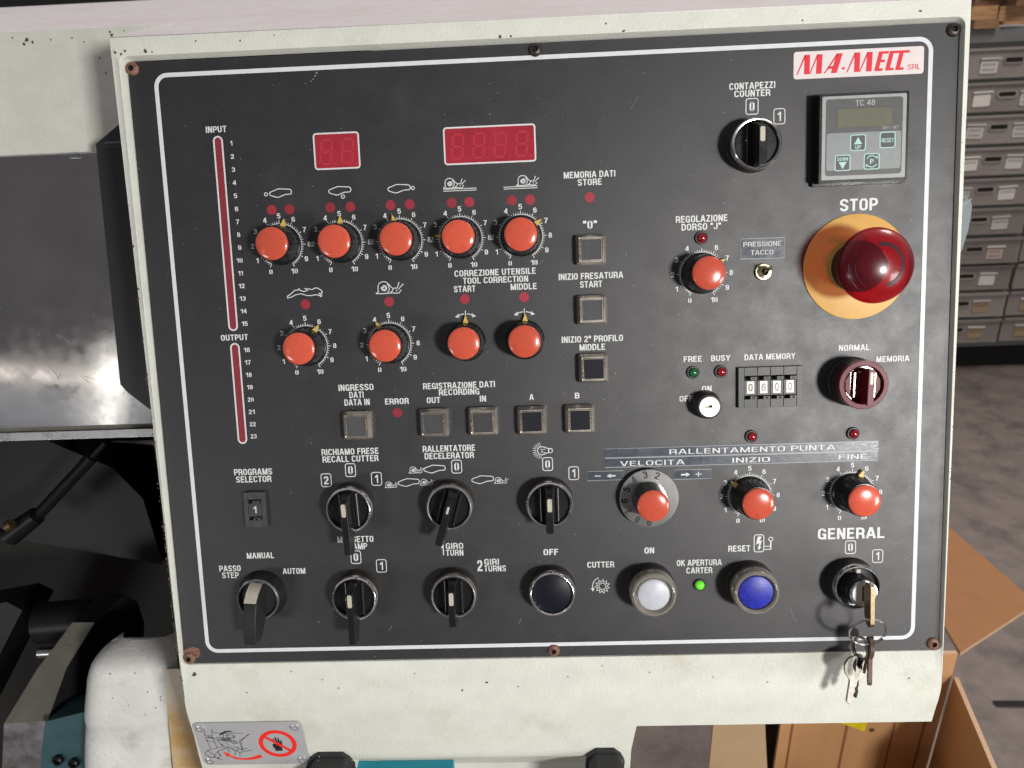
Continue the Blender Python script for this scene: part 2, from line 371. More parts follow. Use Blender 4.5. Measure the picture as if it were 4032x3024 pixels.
# ------------------------------------------------------------------ lettering: bold condensed sans glyphs drawn as strokes
def _bowl(l, b, r, t, rad, a0, a1, n=5):
    # points round a rounded box, from corner-angle a0 to a1 (degrees, counter-clockwise, box perimeter order)
    pts = []
    cs = [(r-rad, t-rad, 0), (l+rad, t-rad, 90), (l+rad, b+rad, 180), (r-rad, b+rad, 270)]
    for rep in range(3):
        for cx, cy, s in cs:
            for k in range(n+1):
                a = s+90*k/n+360*rep
                if a0 <= a <= a1 and not (a == a1 and k == 0) and not (a == a0 and k == n): pts.append((cx+rad*math.cos(math.radians(a)), cy+rad*math.sin(math.radians(a))))
    return pts
def glyph(ch, t):
    """strokes (list of (points, closed)) and advance width for one character, cap height 1"""
    h = t/2; W = 0.56; l = h; r = W-h; T = 1-h; B = h; M = 0.5; rad = 0.20
    S = []
    def ln(*p): S.append((list(p), False))
    if ch == 'A': W = .64; ln((h*.75, 0), (.32-.02, 1)); ln((W-h*.75, 0), (.32+.02, 1)); ln((.17, .30), (.47, .30))
    elif ch == 'B': ln((l, 0), (l, 1)); S.append(([(l, T)]+_bowl(0, .52, r, T, .18, 0, 90)[::-1]+_bowl(0, .52, r, T, .18, 270, 360)[::-1]+[(l, .52)], False)); S.append(([(l, .52)]+_bowl(0, B, r+.02, .52, .18, 0, 90)[::-1]+_bowl(0, B, r+.02, .52, .18, 270, 360)[::-1]+[(l, B)], False))
    elif ch in 'O0': 
        if ch == '0': W = .50; r = W-h
        S.append((_bowl(l, B, r, T, rad, 0, 359), True))
    elif ch == 'C': S.append((_bowl(l, B, r, T, rad, 0, 360), False))
    elif ch == 'G': S.append(([(r, .68)]+_bowl(l, B, r, T, rad, 0, 270)+[(r-.14, B), (r, .2)], False)); ln((.30, .44), (r+h, .44)); ln((r, .5), (r, 0))
    elif ch == 'D': ln((l, 0), (l, 1)); S.append(([(l, T)]+_bowl(0, B, r, T, .22, 0, 90)[::-1]+_bowl(0, B, r, T, .22, 270, 360)[::-1]+[(l, B)], False))
    elif ch in 'EF':
        W = .50; ln((l, 0), (l, 1)); ln((l, T), (W-.02, T)); ln((l, .52), (W-.06, .52))
        if ch == 'E': ln((l, B), (W, B))
        else: W = .47
    elif ch == 'H': ln((l, 0), (l, 1)); ln((r, 0), (r, 1)); ln((l, M), (r, M))
    elif ch == 'I': W = t; ln((l, 0), (l, 1))
    elif ch == 'J': W = .48; r = W-h; S.append(([(r, 1)]+_bowl(l, B, r, T, .18, 180, 360)[::-1]+[(l, .32)], False))
    elif ch == 'K': ln((l, 0), (l, 1)); ln((W-.06, 1), (l+.02, .42)); ln((.24, .6), (W-.02, 0))
    elif ch == 'L': W = .47; ln((l, 0), (l, 1)); ln((l, B), (W, B))
    elif ch == 'M': W = .72; r = W-h; ln((l, 0), (l, 1)); ln((r, 0), (r, 1)); ln((l+.02, 1), (.36, .02)); ln((r-.02, 1), (.36, .02))
    elif ch == 'N': ln((l, 0), (l, 1)); ln((r, 0), (r, 1)); ln((l+.01, 1), (r-.01, 0))
    elif ch in 'PR':
        ln((l, 0), (l, 1)); S.append(([(l, T)]+_bowl(0, .44, r, T, .19, 0, 90)[::-1]+_bowl(0, .44, r, T, .19, 270, 360)[::-1]+[(l, .44)], False))
        if ch == 'R': S.append(([(r-.18, .44), (r-.03, .40), (r, .28), (r+.02, 0)], False))
        else: W = .53
    elif ch == 'S': S.append(([(r, .72)]+_bowl(l, .52, r, T, .18, 0, 180)+[(l, .64), (l+.08, .55), (r-.10, .46), (r, .34)]+_bowl(l, B, r, .5, .18, 180, 360)[::-1][0:6]+_bowl(l, B, r, .5, .18, 180, 270)[::-1]+[(l, .28)], False))
    elif ch == 'T': W = .52; ln((0, T), (W, T)); ln((W/2, 0), (W/2, 1))
    elif ch == 'U': S.append(([(l, 1)]+_bowl(l, B, r, T, rad, 180, 360)+[(r, 1)], False))
    elif ch == 'V': W = .60; ln((h*.8, 1), (.28, 0)); ln((W-h*.8, 1), (.32, 0))
    elif ch == 'W': W = .86; ln((h*.7, 1), (.23, 0)); ln((.24, 0), (.43, 1)); ln((.43, 1), (.62, 0)); ln((.63, 0), (W-h*.7, 1))
    elif ch == 'X': ln((h*.6, 0), (W-h*.6, 1)); ln((h*.6, 1), (W-h*.6, 0))
    elif ch == 'Y': W = .58; ln((h*.7, 1), (.29, .42)); ln((W-h*.7, 1), (.29, .42)); ln((.29, .46), (.29, 0))
    elif ch == 'Z': W = .52; ln((.02, T), (W, T)); ln((0, B), (W, B)); ln((W-h*1.2, .97), (h*1.1, .05))
    elif ch == '1': W = .40; ln((W-h, 0), (W-h, 1)); S.append(([(0.0, .70), (.12, .74), (W-h, .93)], False))
    elif ch == '2': W = .50; r = W-h; S.append(([(l, .68)]+_bowl(l, .48, r, T, .18, 90, 180)[::-1]+_bowl(l, .48, r, T, .18, 0, 90)[::-1]+[(r, .62), (r-.06, .48), (l+.04, .22), (l, .08)], False)); ln((0, B), (W, B))
    elif ch == '3': W = .50; r = W-h; S.append(([(l, .74)]+_bowl(l, .54, r, T, .17, 90, 170)[::-1]+_bowl(l, .54, r, T, .17, 0, 90)[::-1]+_bowl(l, .54, r, T, .17, 280, 360)[::-1]+[(.22, .54)], False)); S.append(([(.22, .54)]+_bowl(l, B, r, .54, .18, 0, 80)[::-1]+_bowl(l, B, r, .54, .18, 270, 360)[::-1]+_bowl(l, B, r, .54, .18, 180, 270)[::-1]+[(l, .28)], False))
    elif ch == '4': W = .52; ln((W-.14, 0), (W-.14, 1)); ln((W-.16, .98), (h*.6, .32)); ln((0, .30), (W, .30))
    elif ch == '5': W = .50; r = W-h; ln((.10, T), (W-.03, T)); ln((.11, 1), (.07, .50)); S.append(([(.07, .52)]+[(.16, .60), (.28, .60)]+_bowl(l, B, r, .60, .18, 0, 80)[::-1]+_bowl(l, B, r, .60, .18, 270, 360)[::-1]+_bowl(l, B, r, .60, .18, 180, 270)[::-1]+[(l, .27)], False))
    elif ch == '6': W = .50; r = W-h; S.append((_bowl(l, B, r, .60, .18, 0, 359), True)); S.append(([(l, .36), (l, .70)]+_bowl(l, B, r, T, .19, 0, 180)[::-1]+[(r, .72)], False))
    elif ch == '7': W = .48; ln((0, T), (W, T)); S.append(([(W-.06, .96), (.26, .5), (.17, 0)], False))
    elif ch == '8': W = .50; r = W-h; S.append((_bowl(l+.02, .54, r-.02, T, .16, 0, 359), True)); S.append((_bowl(l, B, r, .54, .18, 0, 359), True))
    elif ch == '9': W = .50; r = W-h; S.append((_bowl(l, .40, r, T, .18, 0, 359), True)); S.append(([(r, .64), (r, .30)]+_bowl(l, B, r, T, .19, 180, 360)[::-1]+[(l, .28)], False))
    elif ch == '"': W = .30; ln((.07, 1.0), (.07, .68)); ln((.23, 1.0), (.23, .68))
    elif ch == '°': W = .32; S.append((_bowl(.06, .66, .26, .94, .1, 0, 359), True))
    elif ch == '-': W = .3; ln((0, .4), (.3, .4))
    elif ch == '/': W = .34; ln((.02, 0), (.32, 1))
    elif ch == ' ': W = .20
    return S, W
def text(mb, s, cx, cy, w, h, z, name, bold=0.03, angle=0.0, slant=0.0):
    t = 0.165 if bold >= 0.026 and s.isdigit() and h < 4 else 0.168 if bold >= 0.026 else 0.155 if bold >= 0.018 else 0.115
    gap = 0.105 if bold >= 0.026 else 0.13
    x = 0.0; items = []
    for ch in s:
        S, W = glyph(ch, t); items += [([(p[0]+x, p[1]) for p in pts], c) for pts, c in S]; x += W+gap
    tot = x-gap; sy = h; sx = (w/tot) if w else h
    ca, sa = math.cos(angle), math.sin(angle)
    for i, (pts, c) in enumerate(items):
        g = MB(); g.stroke(pts, t, 0, name, c)
        out = []
        for (px, py, _) in g.v:
            X = (px-tot/2)*sx; Y = (py-0.5)*sy; X += slant*Y
            out.append((cx+X*ca-Y*sa, cy+X*sa+Y*ca, z+0.003*(i % 7)))
        mb.add(out, g.f, name)
    return mb

def rrect(cx, cy, w, h, r, n=5):
    pts = []
    for (sx, sy, a0) in ((1, 1, 0), (-1, 1, 90), (-1, -1, 180), (1, -1, 270)):
        for k in range(n+1):
            a = math.radians(a0+90*k/n)
            pts.append((cx+sx*(w/2-r)+r*math.cos(a), cy+sy*(h/2-r)+r*math.sin(a)))
    return pts
def arc(cx, cy, r, a0, a1, n=24):
    return [(cx+r*math.cos(math.radians(a0+(a1-a0)*k/n)), cy+r*math.sin(math.radians(a0+(a1-a0)*k/n))) for k in range(n+1)]

# ================================================================== THE CONTROL CONSOLE
console = empty('control_console', matrix=PANEL)
tag(console, 'cream machine control console with black faceplate full of knobs, switches and buttons', 'control panel')

# ---- housing (panel frame, millimetres)
hb = MB()
def housing():
    K = 6
    outer_c = [(242.8, 197.8, 4.0), (-246.7, 199.6, 4.0), (-241.8, -208.5, 0.3), (242.3, -208.5, 0.3)]
    inner_h = [4.0, 4.0, 3.0, 3.0]
    inner = []; base = []; outer = []
    ic = [(240.0, 188.2), (-242.2, 188.8), (-241.2, -187.2), (240.6, -187.0)]   # inner lip corners
    bc = [(238.9, 186.9), (-240.6, 187.3), (-239.9, -186.6), (239.9, -186.6)]   # where the lip meets the plate
    r = 5.0
    for ci, (a0, sx, sy) in enumerate(((0, 1, 1), (90, -1, 1), (180, -1, -1), (270, 1, -1))):
        for k in range(K+1):
            a = math.radians(a0+90*k/K)
            ix, iy = ic[ci]; bx, by = bc[ci]
            h = inner_h[ci]
            if ci in (2, 3):   # the raised edge dies out into the flat apron round the lower corners
                t = k/K if ci == 2 else 1-k/K
                h = 3.0*(1-t)+0.3*t
            inner.append((ix-sx*r+r*math.cos(a), iy-sy*r+r*math.sin(a), h))
            base.append((bx-sx*r+r*math.cos(a), by-sy*r+r*math.sin(a), -1.6))
            outer.append(outer_c[ci] if ci < 2 else (outer_c[ci][0], outer_c[ci][1], outer_c[ci][2]))
    n = len(inner)
    v = outer+inner+base
    sk = 3*(K+1)-1      # the long face under the plate is joined to the apron grid below
    f = [(i, (i+1) % n, n+(i+1) % n, n+i) for i in range(n) if i != sk]+[(n+i, n+(i+1) % n, 2*n+(i+1) % n, 2*n+i) for i in range(n)]
    hb.add(v, f, 'cream_paint')
    hb.add([inner[sk], (-241.8, -208.5, 0.3), (-139.0, -208.5, 0.3), (22.0, -208.5, 0.3), (52.0, -208.5, 0.3), (242.3, -208.5, 0.3), inner[(sk+1) % n]], [tuple(range(7))], 'cream_paint')
    # raised side edges run full height: left and right strips from top to the lower corners
    # apron: flat, then bends to hang straight down
    prof = [(-208.5, 0.3)]
    R = 55.0
    for k in range(1, 7):
        a = TH*k/6
        prof.append((-208.5-R*math.sin(a), 0.3-R*(1-math.cos(a))))
    y0, z0 = prof[-1]
    dn = (-math.cos(TH), -math.sin(TH))
    def pt(s): return (y0+dn[0]*s, z0+dn[1]*s)
    def sheet(x0a, x1a, pr, x0b=None, x1b=None):
        x0b = x0a if x0b is None else x0b; x1b = x1a if x1b is None else x1b
        n = len(pr); vv = []
        for i, (y, z) in enumerate(pr):
            t = i/(n-1); vv += [(x0a+(x0b-x0a)*t, y, z), (x1a+(x1b-x1a)*t, y, z)]
        hb.add(vv, [(2*i, 2*i+2, 2*i+3, 2*i+1) for i in range(n-1)], 'cream_paint')
    s_r = 14.2          # right overhang ends here
    s_c = 36.0          # centre sheet goes down to the pull-handle recess
    rows = [(p, (-241.8, -139.0, 22.0, 52.0, 242.3-1.7*k/7)) for k, p in enumerate(prof)]
    rows.append((pt(s_r), (-241.8, -139.0, 22.0, 52.0, 240.6)))
    rows.append((pt(s_c), (-243.0, -139.0, 22.0, 49.0)))
    rows.append((pt(130), (-246.0, -139.0, 22.0, 47.0)))
    for (p, xa), (q_, xb) in zip(rows, rows[1:]):
        for j in range(min(len(xa), len(xb))-1):
            if len(xa) == 4 and len(xb) == 4 and q_ == pt(130) and j == 1: continue
            hb.add([(xa[j], *p), (xb[j], *q_), (xb[j+1], *q_), (xa[j+1], *p)], [(0, 1, 2, 3)], 'cream_paint')
    # underside of the right overhang and the centre column
    a, b = pt(s_r), (pt(s_r)[0]-6, pt(s_r)[1]-90)
    c, d = pt(s_r), pt(s_c); e2 = pt(130)
    hb.add([(52.0, *a), (240.6, *a), (240.6, *b), (52.0, *b)], [(0, 3, 2, 1)], 'cream_paint')
    c, d = pt(s_r), pt(s_c); e2 = pt(130)
    # recess behind the pull handle: lintel with a soft lower edge, deep back wall
    l1 = pt(s_c+4.5); l2 = (l1[0]-2.0, l1[1]-2.2); l3 = (l2[0]-42, l2[1]-56); l4 = (e2[0]+10, l3[1]-6)
    hb.add([(-139.0, *d), (22.0, *d), (22.0, *l1), (-139.0, *l1), (22.0, *l2), (-139.0, *l2), (22.0, *l3), (-139.0, *l3), (22.0, *l4), (-139.0, *l4)],
           [(3, 2, 1, 0), (5, 4, 2, 3), (7, 6, 4, 5), (9, 8, 6, 7)], 'cream_paint')
    for x in (-139.0, 22.0):
        hb.add([(x, *d), (x, *e2), (x, *l4), (x, *l3)], [(0, 1, 2, 3)], 'cream_paint')
    # column side to the right (under the overhang) and body sides
    hb.add([(52.0, *c), (49.0, *d), (47.0, *e2), (47.0, e2[0], e2[1]-90), (52.0, c[0], c[1]-90)], [(0, 1, 2, 3, 4)], 'cream_paint')
    hb.add([(242.8, 197.8, 4.0), (242.3, -208.5, 0.3), (240.6, *a), (240.6, *b), (242.8, 220, -90)], [(0, 1, 2, 3, 4)], 'cream_paint')
    hb.add([(-246.7, 199.6, 4.0), (-246.7, 236, -82), (-243.0, -190, -82), (-243.0, d[0], d[1]-60), (-246.0, e2[0], e2[1]-60), (-246.0, *e2), (-243.0, *d), (-241.8, *c), (-241.8, -208.5, 0.3)], [(0, 1, 2, 3, 4, 5, 6, 7, 8)], 'cream_paint')
    # top sheet, sloping up towards the back
    def top(zz): return 199.6+0.42*(4.0-zz)
    hb.add([(-246.7, 199.6, 4.0), (242.8, 197.8, 4.0), (244.0, top(-550)-2, -550.0), (-246.7, top(-550), -550.0)], [(0, 1, 2, 3)], 'cream_paint_pinklit')
housing()
hous = hb.build('housing', console, bevel=0.9, seg=3, sharp=40)
bm_weld = hous.modifiers.new('weld', 'WELD'); bm_weld.merge_threshold = 0.0001
hous.modifiers.move(1, 0)

# chipped paint along the housing edges
def chips():
    mb = MB(); R = random.Random(3)
    def blob(x, y, z, r, el=1.0, ang=0.0, tilt=None):
        n = 8; pts = []
        for k in range(n):
            a = 2*PI*k/n; rr = r*R.uniform(0.55, 1.2)
            px, py = rr*math.cos(a)*el, rr*math.sin(a)
            pts.append((x+px*math.cos(ang)-py*math.sin(ang), y+px*math.sin(ang)+py*math.cos(ang)))
        mb.flat(pts, z, 'bare_metal_chip')
    for k in range(30):      # left rim, most wear low down
        t = R.random()**0.6; y = 190-390*t
        x = -246.4+4.6*(190-y)/390
        zz = 3.9-0.7*t if y > -180 else 1.0
        blob(x+R.uniform(0, 0.7), y, zz+0.25, R.uniform(0.4, 1.0), R.uniform(0.5, 0.9), 0)
    for k in range(95):      # flaked outer edge, heavier towards the bottom
        t = R.random()**0.55; y = 120-320*t
        x = -246.6+4.7*(190-y)/390
        zz = 3.9-0.7*min(1, (190-y)/370) if y > -180 else 1.2
        blob(x+R.uniform(-0.5, 0.35), y, zz+0.22, R.uniform(0.35, 0.95), R.uniform(0.4, 0.8), 0)
    for k in range(12):
        y = R.uniform(-200, 190); blob(241.9-0.6*(190-y)/390+R.uniform(-0.9, 0.4), y, (3.9-0.7*(190-y)/390 if y > -180 else 1.0)+0.25, R.uniform(0.3, 0.8), 0.5, 0)
    for x, y, r in ((-238, 191.5, .8), (-226, 191.0, 1.0), (-240.6, 189.8, .7), (-20, 189.3, .9), (-14, 189.2, .6), (50, 189.0, .7), (-170, 194, .5), (-196, 195, .5), (-150, 196, .4), (40, 193.5, .5), (215, 192, .7), (150, 190, .5), (-222, 190.2, .5), (-244, 191, .8)):
        blob(x, y, 4.25, r, 1.3, R.uniform(0, 3))
    for x, y, r in ((-233.5, -193.5, 1.5), (-140, -205, .5), (-44, -203, .8), (-60, -208, .6), (-150, -199, .5), (60, -198, .4), (134, -206, .5), (-200, -207, .5), (8, -200, .4), (-24, -206, .5), (100, -202, .4), (-90, -196, .4), (222, -205, .6), (30, -193, .4), (-170, -193, .5)):
        blob(x, y, 0.62, r*0.8, 1.5, R.uniform(-0.3, 1.2))
    return mb
chips().build('paint_chips', console)

# ---- faceplate
fp = MB(); fp.prism(rrect(0, 0, 478.6, 372.6, 4.6, 6), -1.5, 0.0, 'panel_black')
face = fp.build('faceplate', console, bevel=0.35)
ZP = 0.16
def printed(mb, name, label=None):
    o = mb.build(name, face)
    if label: o['label'] = label
    return o

# border line
bl = MB(); o1 = rrect(0, 0, 449.3, 358.9, 8.0, 8); i1 = rrect(0, 0, 444.4, 354.0, 5.6, 8); n = len(o1)
bl.add([(p[0], p[1], ZP) for p in o1]+[(p[0], p[1], ZP) for p in i1], [(i, (i+1) % n, n+(i+1) % n, n+i) for i in range(n)], 'silver_line')
printed(bl, 'border_line', 'silver rounded border line')

CAPTIONS = [
 ('INPUT', [('INPUT',-190.0,146.3,12.4,3.6)]), ('OUTPUT', [('OUTPUT',-189.3,23.3,16.7,3.6)]),
 ('CONTAPEZZI COUNTER', [('CONTAPEZZI',123.3,157.1,26.1,3.7),('COUNTER',123.3,152.9,20.4,3.7)]),
 ('MEMORIA DATI STORE', [('MEMORIA DATI',29.1,111.4,30.1,3.7),('STORE',29.1,107.0,14.0,3.7)]),
 ('"0"', [('"0"',28.7,82.4,8.1,4.8)]),
 ('INIZIO FRESATURA START', [('INIZIO FRESATURA',28.5,52.5,38.3,3.8),('START',28.5,47.6,13.1,3.8)]),
 ('INIZIO 2° PROFILO MIDDLE', [('INIZIO 2° PROFILO',28.5,15.0,36.8,3.8),('MIDDLE',28.4,10.0,15.4,3.8)]),
 ('CORREZIONE UTENSILE TOOL CORRECTION', [('CORREZIONE UTENSILE',-28.5,56.8,48.7,3.7),('TOOL CORRECTION',-28.4,52.3,39.1,3.7)]),
 ('START', [('START',-47.1,47.6,12.9,3.7)]), ('MIDDLE', [('MIDDLE',-11.7,47.7,15.6,3.7)]),
 ('INGRESSO DATI DATA IN', [('INGRESSO',-116.5,-9.8,21.6,3.9),('DATI',-116.5,-14.4,8.9,3.9),('DATA IN',-116.4,-19.0,15.7,3.9)]),
 ('ERROR', [('ERROR',-91.8,-19.2,14.6,3.7)]),
 ('REGISTRAZIONE DATI RECORDING', [('REGISTRAZIONE DATI',-53.2,-10.5,44.0,3.8),('RECORDING',-53.3,-14.6,24.8,3.8)]),
 ('OUT', [('OUT',-69.2,-19.2,8.3,3.7)]), ('IN', [('IN',-38.9,-19.2,3.8,3.7)]), ('A', [('A',-9.2,-19.2,2.6,3.6)]), ('B', [('B',18.5,-19.2,2.7,3.6)]),
 ('REGOLAZIONE DORSO "J"', [('REGOLAZIONE',94.1,83.4,30.1,3.9),('DORSO "J"',93.8,78.8,23.0,3.9)]),
 ('FREE', [('FREE',88.4,0.8,10.8,3.5)]), ('BUSY', [('BUSY',105.0,0.8,11.4,3.5)]), ('DATA MEMORY', [('DATA MEMORY',134.2,0.7,30.1,3.5)]),
 ('STOP', [('STOP',184.8,87.8,21.5,7.0)]), ('NORMAL', [('NORMAL',183.9,4.4,18.0,3.5)]), ('MEMORIA', [('MEMORIA',206.7,-3.0,19.4,3.5)]),
 ('ON', [('ON',96.7,-17.5,5.8,3.6)]), ('OFF', [('OFF',84.2,-23.1,7.9,3.6)]),
 ('RICHIAMO FRESE RECALL CUTTER', [('RICHIAMO FRESE',-122.7,-49.7,35.6,3.9),('RECALL CUTTER',-122.8,-54.3,34.9,3.9)]),
 ('RALLENTATORE DECELERATOR', [('RALLENTATORE',-61.2,-49.5,32.4,3.9),('DECELERATOR',-61.2,-54.1,30.5,3.9)]),
 ('PROGRAMS SELECTOR', [('PROGRAMS',-184.5,-60.8,24.1,4.0),('SELECTOR',-184.5,-65.5,22.3,4.0)]),
 ('MORSETTO CLAMP', [('MORSETTO',-122.9,-106.0,22.8,4.0),('CLAMP',-123.0,-110.6,14.4,4.0)]),
 ('1 GIRO TURN', [('1',-68.2,-114.1,1.6,7.3),('GIRO',-60.6,-111.9,10.9,3.9),('TURN',-60.7,-116.3,10.9,3.9)]),
 ('2 GIRI TURNS', [('2',-45.2,-125.1,3.3,7.3),('GIRI',-37.7,-122.8,9.2,3.9),('TURNS',-35.7,-127.2,13.7,3.9)]),
 ('MANUAL', [('MANUAL',-184.2,-115.1,17.4,3.8)]), ('PASSO STEP', [('PASSO',-204.4,-123.1,13.8,3.9),('STEP',-204.5,-127.6,10.7,3.9)]), ('AUTOM', [('AUTOM',-163.4,-125.8,14.5,3.8)]),
 ('OFF', [('OFF',-0.4,-117.4,9.1,4.0)]), ('ON', [('ON',60.8,-117.9,6.0,3.9)]), ('CUTTER', [('CUTTER',30.5,-126.3,16.7,3.9)]),
 ('OK APERTURA CARTER', [('OK APERTURA',91.6,-126.5,27.7,3.9),('CARTER',91.6,-131.5,16.0,3.9)]),
 ('RESET', [('RESET',116.2,-118.0,13.5,3.9)]), ('GENERAL', [('GENERAL',184.3,-110.0,40.3,7.0)]),
]
for cap_, lines in CAPTIONS:
    mb = MB()
    for (s, x, y, w, h) in lines: text(mb, s, x, y, w, h, ZP, 'white_print', 0.022 if s in ('GIRO', 'TURN', 'GIRI', 'TURNS') else 0.030)
    printed(mb, 'caption', 'printed lettering reading '+cap_)
BOXES = [('0',123.2,145.6,7.4,9.2),('1',138.8,139.4,6.8,9.0),('0',-123.2,-61.5,6.7,8.7),('2',-138.8,-67.5,6.7,8.7),('1',-107.2,-67.5,6.7,8.7),('0',-56.9,-61.2,6.6,8.6),
 ('0',-0.7,-61.2,6.5,8.6),('1',15.2,-67.4,6.5,8.6),('0',-123.3,-117.7,6.7,8.7),('1',-107.4,-123.8,6.7,8.7),('0',184.1,-118.9,6.7,8.6),('1',200.7,-125.0,6.7,8.6)]
for s, x, y, w, h in BOXES:
    mb = MB(); mb.stroke(rrect(x, y, w-0.5, h-0.5, 1.3, 4), 0.5, ZP, 'white_print', True)
    text(mb, s, x, y, 2.9 if s != '1' else 1.9, 5.2, ZP, 'white_print', 0.035)
    printed(mb, 'position_mark', 'boxed position number '+s)

# input/output columns
for k0, k1, yt, yb in ((1, 15, 142.5, 27.3), (16, 23, 19.9, -42.9)):
    mb = MB(); h = yt-yb; cy = (yt+yb)/2
    mb.stroke(rrect(-189.5, cy, 5.0, h-0.9, 2.49, 8), 0.95, ZP, 'white_print', True)
    mb.flat(rrect(-189.5, cy, 4.2, h-1.7, 2.09, 8), ZP-0.04, 'red_bar')
    for k in range(k0, k1+1):
        y = 138.0-7.61*(k-1) if k <= 15 else 15.45-7.68*(k-16)
        w = (1.2 if k == 1 else 2.0) if k < 10 else (2.9 if k == 11 else 3.7)
        text(mb, str(k), -181.6 if k < 10 else -182.3, y, w, 2.75, ZP, 'white_print', 0.03)
    printed(mb, 'indicator_column', 'red indicator strip numbered %d to %d' % (k0, k1))

# seven-segment windows
def seven(mb, cx, cy, w, h, t, z, name, sl=0.10):
    def sg(x0, y0, x1, y1):
        mb.stroke([(cx+x0*w/2+sl*y0*h/2, cy+y0*h/2), (cx+x1*w/2+sl*y1*h/2, cy+y1*h/2)], t, z, name)
    for a in ((-.8, 1, .8, 1), (-.8, 0, .8, 0), (-.8, -1, .8, -1), (-1, .1, -1, .9), (1, .1, 1, .9), (-1, -.9, -1, -.1), (1, -.9, 1, -.1)): sg(*a)
for (x0, x1, y0, y1, nd, lab) in ((-132.8, -105.4, 120.4, 141.6, 2, 'small two digit red display window'), (-55.8, -1.7, 120.0, 141.6, 4, 'wide four digit red display window')):
    mb = MB(); cx, cy, w, h = (x0+x1)/2, (y0+y1)/2, x1-x0, y1-y0
    mb.stroke(rrect(cx, cy, w-0.9, h-0.9, 1.6, 5), 0.9, ZP, 'white_print', True)
    mb.flat(rrect(cx, cy, w-1.7, h-1.7, 1.2, 5), ZP-0.04, 'red_window')
    for k in range(nd):
        px = cx+(k-(nd-1)/2)*12.6
        seven(mb, px, cy-0.4, 6.2, 13.6, 1.3, ZP, 'red_segment')
        mb.disc(px+5.2, cy-7.4, 0.7, ZP, 'red_segment', 10)
    printed(mb, 'display_window', lab)

# flat red indicator dots
DOT0 = MB(); DOT0.disc(0, 0, 2.95, ZP, 'red_dot', 32)
DOTS = [(-160.4,98.5),(-149.7,98.4),(-125.1,98.5),(-113.0,98.4),(-89.0,98.4),(-77.6,98.4),(-52.6,98.3),(-42.1,98.3),(-16.9,98.3),(-6.2,98.3),(28.9,98.2),(-144.1,41.8),(-93.1,41.6),(-47.3,41.5),(-11.6,41.4),(-91.9,-26.3)]
d0 = DOT0.build('indicator_dot', face, DOTS[0])
for p in DOTS[1:]: copy_tree(d0, face, (p[0], p[1], 0))

# pictograms ---------------------------------------------------------------
SOLEP = [(-93,-2),(-89,7),(-78,13),(-40,26),(-17,34),(-8,34),(30,31),(72,28),(85,24),(93,12),(92,-2),(84,-11),(74,-13),(42,-13),(20,-20),(-16,-33),(-30,-34),(-60,-25),(-83,-17),(-91,-9)]
def sole(mb, cx, cy, w, lw=0.5):
    k = w/186.0; mb.stroke([(cx+x*k, cy+y*k) for x, y in SOLEP], lw, ZP, 'white_print', True)
def snail(mb, x0, yb, w, lw=0.45):
    k = w/238.0
    def T(pts): return [(x0+(x-1037)*k, yb+(876-y)*k) for x, y in pts]
    sp = []
    for i in range(40):
        t = i/39; a = math.radians(200-t*760); r = 6+22*t
        sp.append((1112+r*math.cos(a)*0.95, 828-r*math.sin(a)))
    for pts in ([(1037,873),(1062,858),(1058,835),(1060,810),(1070,790),(1088,778),(1112,775),(1132,781),(1150,797),(1168,820),(1188,836),(1200,832),(1215,836)],
                [(1037,874),(1100,876),(1180,872),(1215,876),(1236,874),(1246,862),(1256,850)], [(1215,838),(1228,820),(1238,792)], [(1232,845),(1252,822),(1272,805)],
                [(1188,838),(1180,855),(1160,872)], [(1135,873),(1148,858),(1155,835),(1150,812),(1138,795)], sp):
        mb.stroke(T(pts), lw, ZP, 'white_print')
    for (x, y, r) in ((1238,790,6), (1272,804,6), (1216,854,6)):
        p = T([(x, y)])[0]; mb.disc(p[0], p[1], r*k, ZP, 'white_print', 8)
HARE = [(275,913),(276,899),(310,876),(345,846),(368,848),(378,835),(389,850),(420,861),(452,852),(425,832),(455,838),(490,847),(512,835),(530,833),(560,850),(576,870),(570,882),(545,880),(570,898),(568,911),(535,895),(510,893),(480,900),(440,897),(395,880),(350,886),(310,906)]
def picto(fn, label):
    mb = MB(); fn(mb); printed(mb, 'pictogram', label)
def ringmark(mb, x, y, r=0.95): mb.stroke(arc(x, y, r, 0, 345, 16), 0.45, ZP, 'white_print', True)
picto(lambda m: (sole(m, -154.4, 108.1, 13.4), ringmark(m, -163.2, 107.7)), 'shoe sole outline with dot at its left')
picto(lambda m: (sole(m, -118.8, 108.0, 13.4), ringmark(m, -117.1, 104.5)), 'shoe sole outline with dot below')
picto(lambda m: (sole(m, -83.4, 107.8, 13.4), ringmark(m, -75.2, 107.8)), 'shoe sole outline with dot at its right')
def sn1(m):
    snail(m, -57.2, 106.8, 13.4)
    for y in (106.3, 105.2): m.stroke([(-57.2, y), (-37.4, y)], 0.42, ZP, 'white_print')
def sn2(m):
    snail(m, -14.1, 106.6, 13.5)
    for y in (106.1, 105.0): m.stroke([(-21.5, y), (-1.6, y)], 0.42, ZP, 'white_print')
picto(sn1, 'snail at the left end of a double line'); picto(sn2, 'snail at the right end of a double line')
picto(lambda m: snail(m, -100.9, 46.5, 16.9, 0.5), 'single large snail')
picto(lambda m: m.stroke([(-154.9+(x-275)*0.0721, 46.0+(913-y)*0.068) for x, y in HARE], 0.5, ZP, 'white_print', True), 'running hare')
picto(lambda m: (snail(m, -86.9, -64.5, 9.3, 0.35), sole(m, -70.7, -62.3, 13.4)), 'snail before a shoe sole')
picto(lambda m: (snail(m, -102.4, -73.3, 8.6, 0.35), sole(m, -87.2, -70.4, 13.3), snail(m, -80.4, -72.3, 8.9, 0.35)), 'shoe sole between two snails')
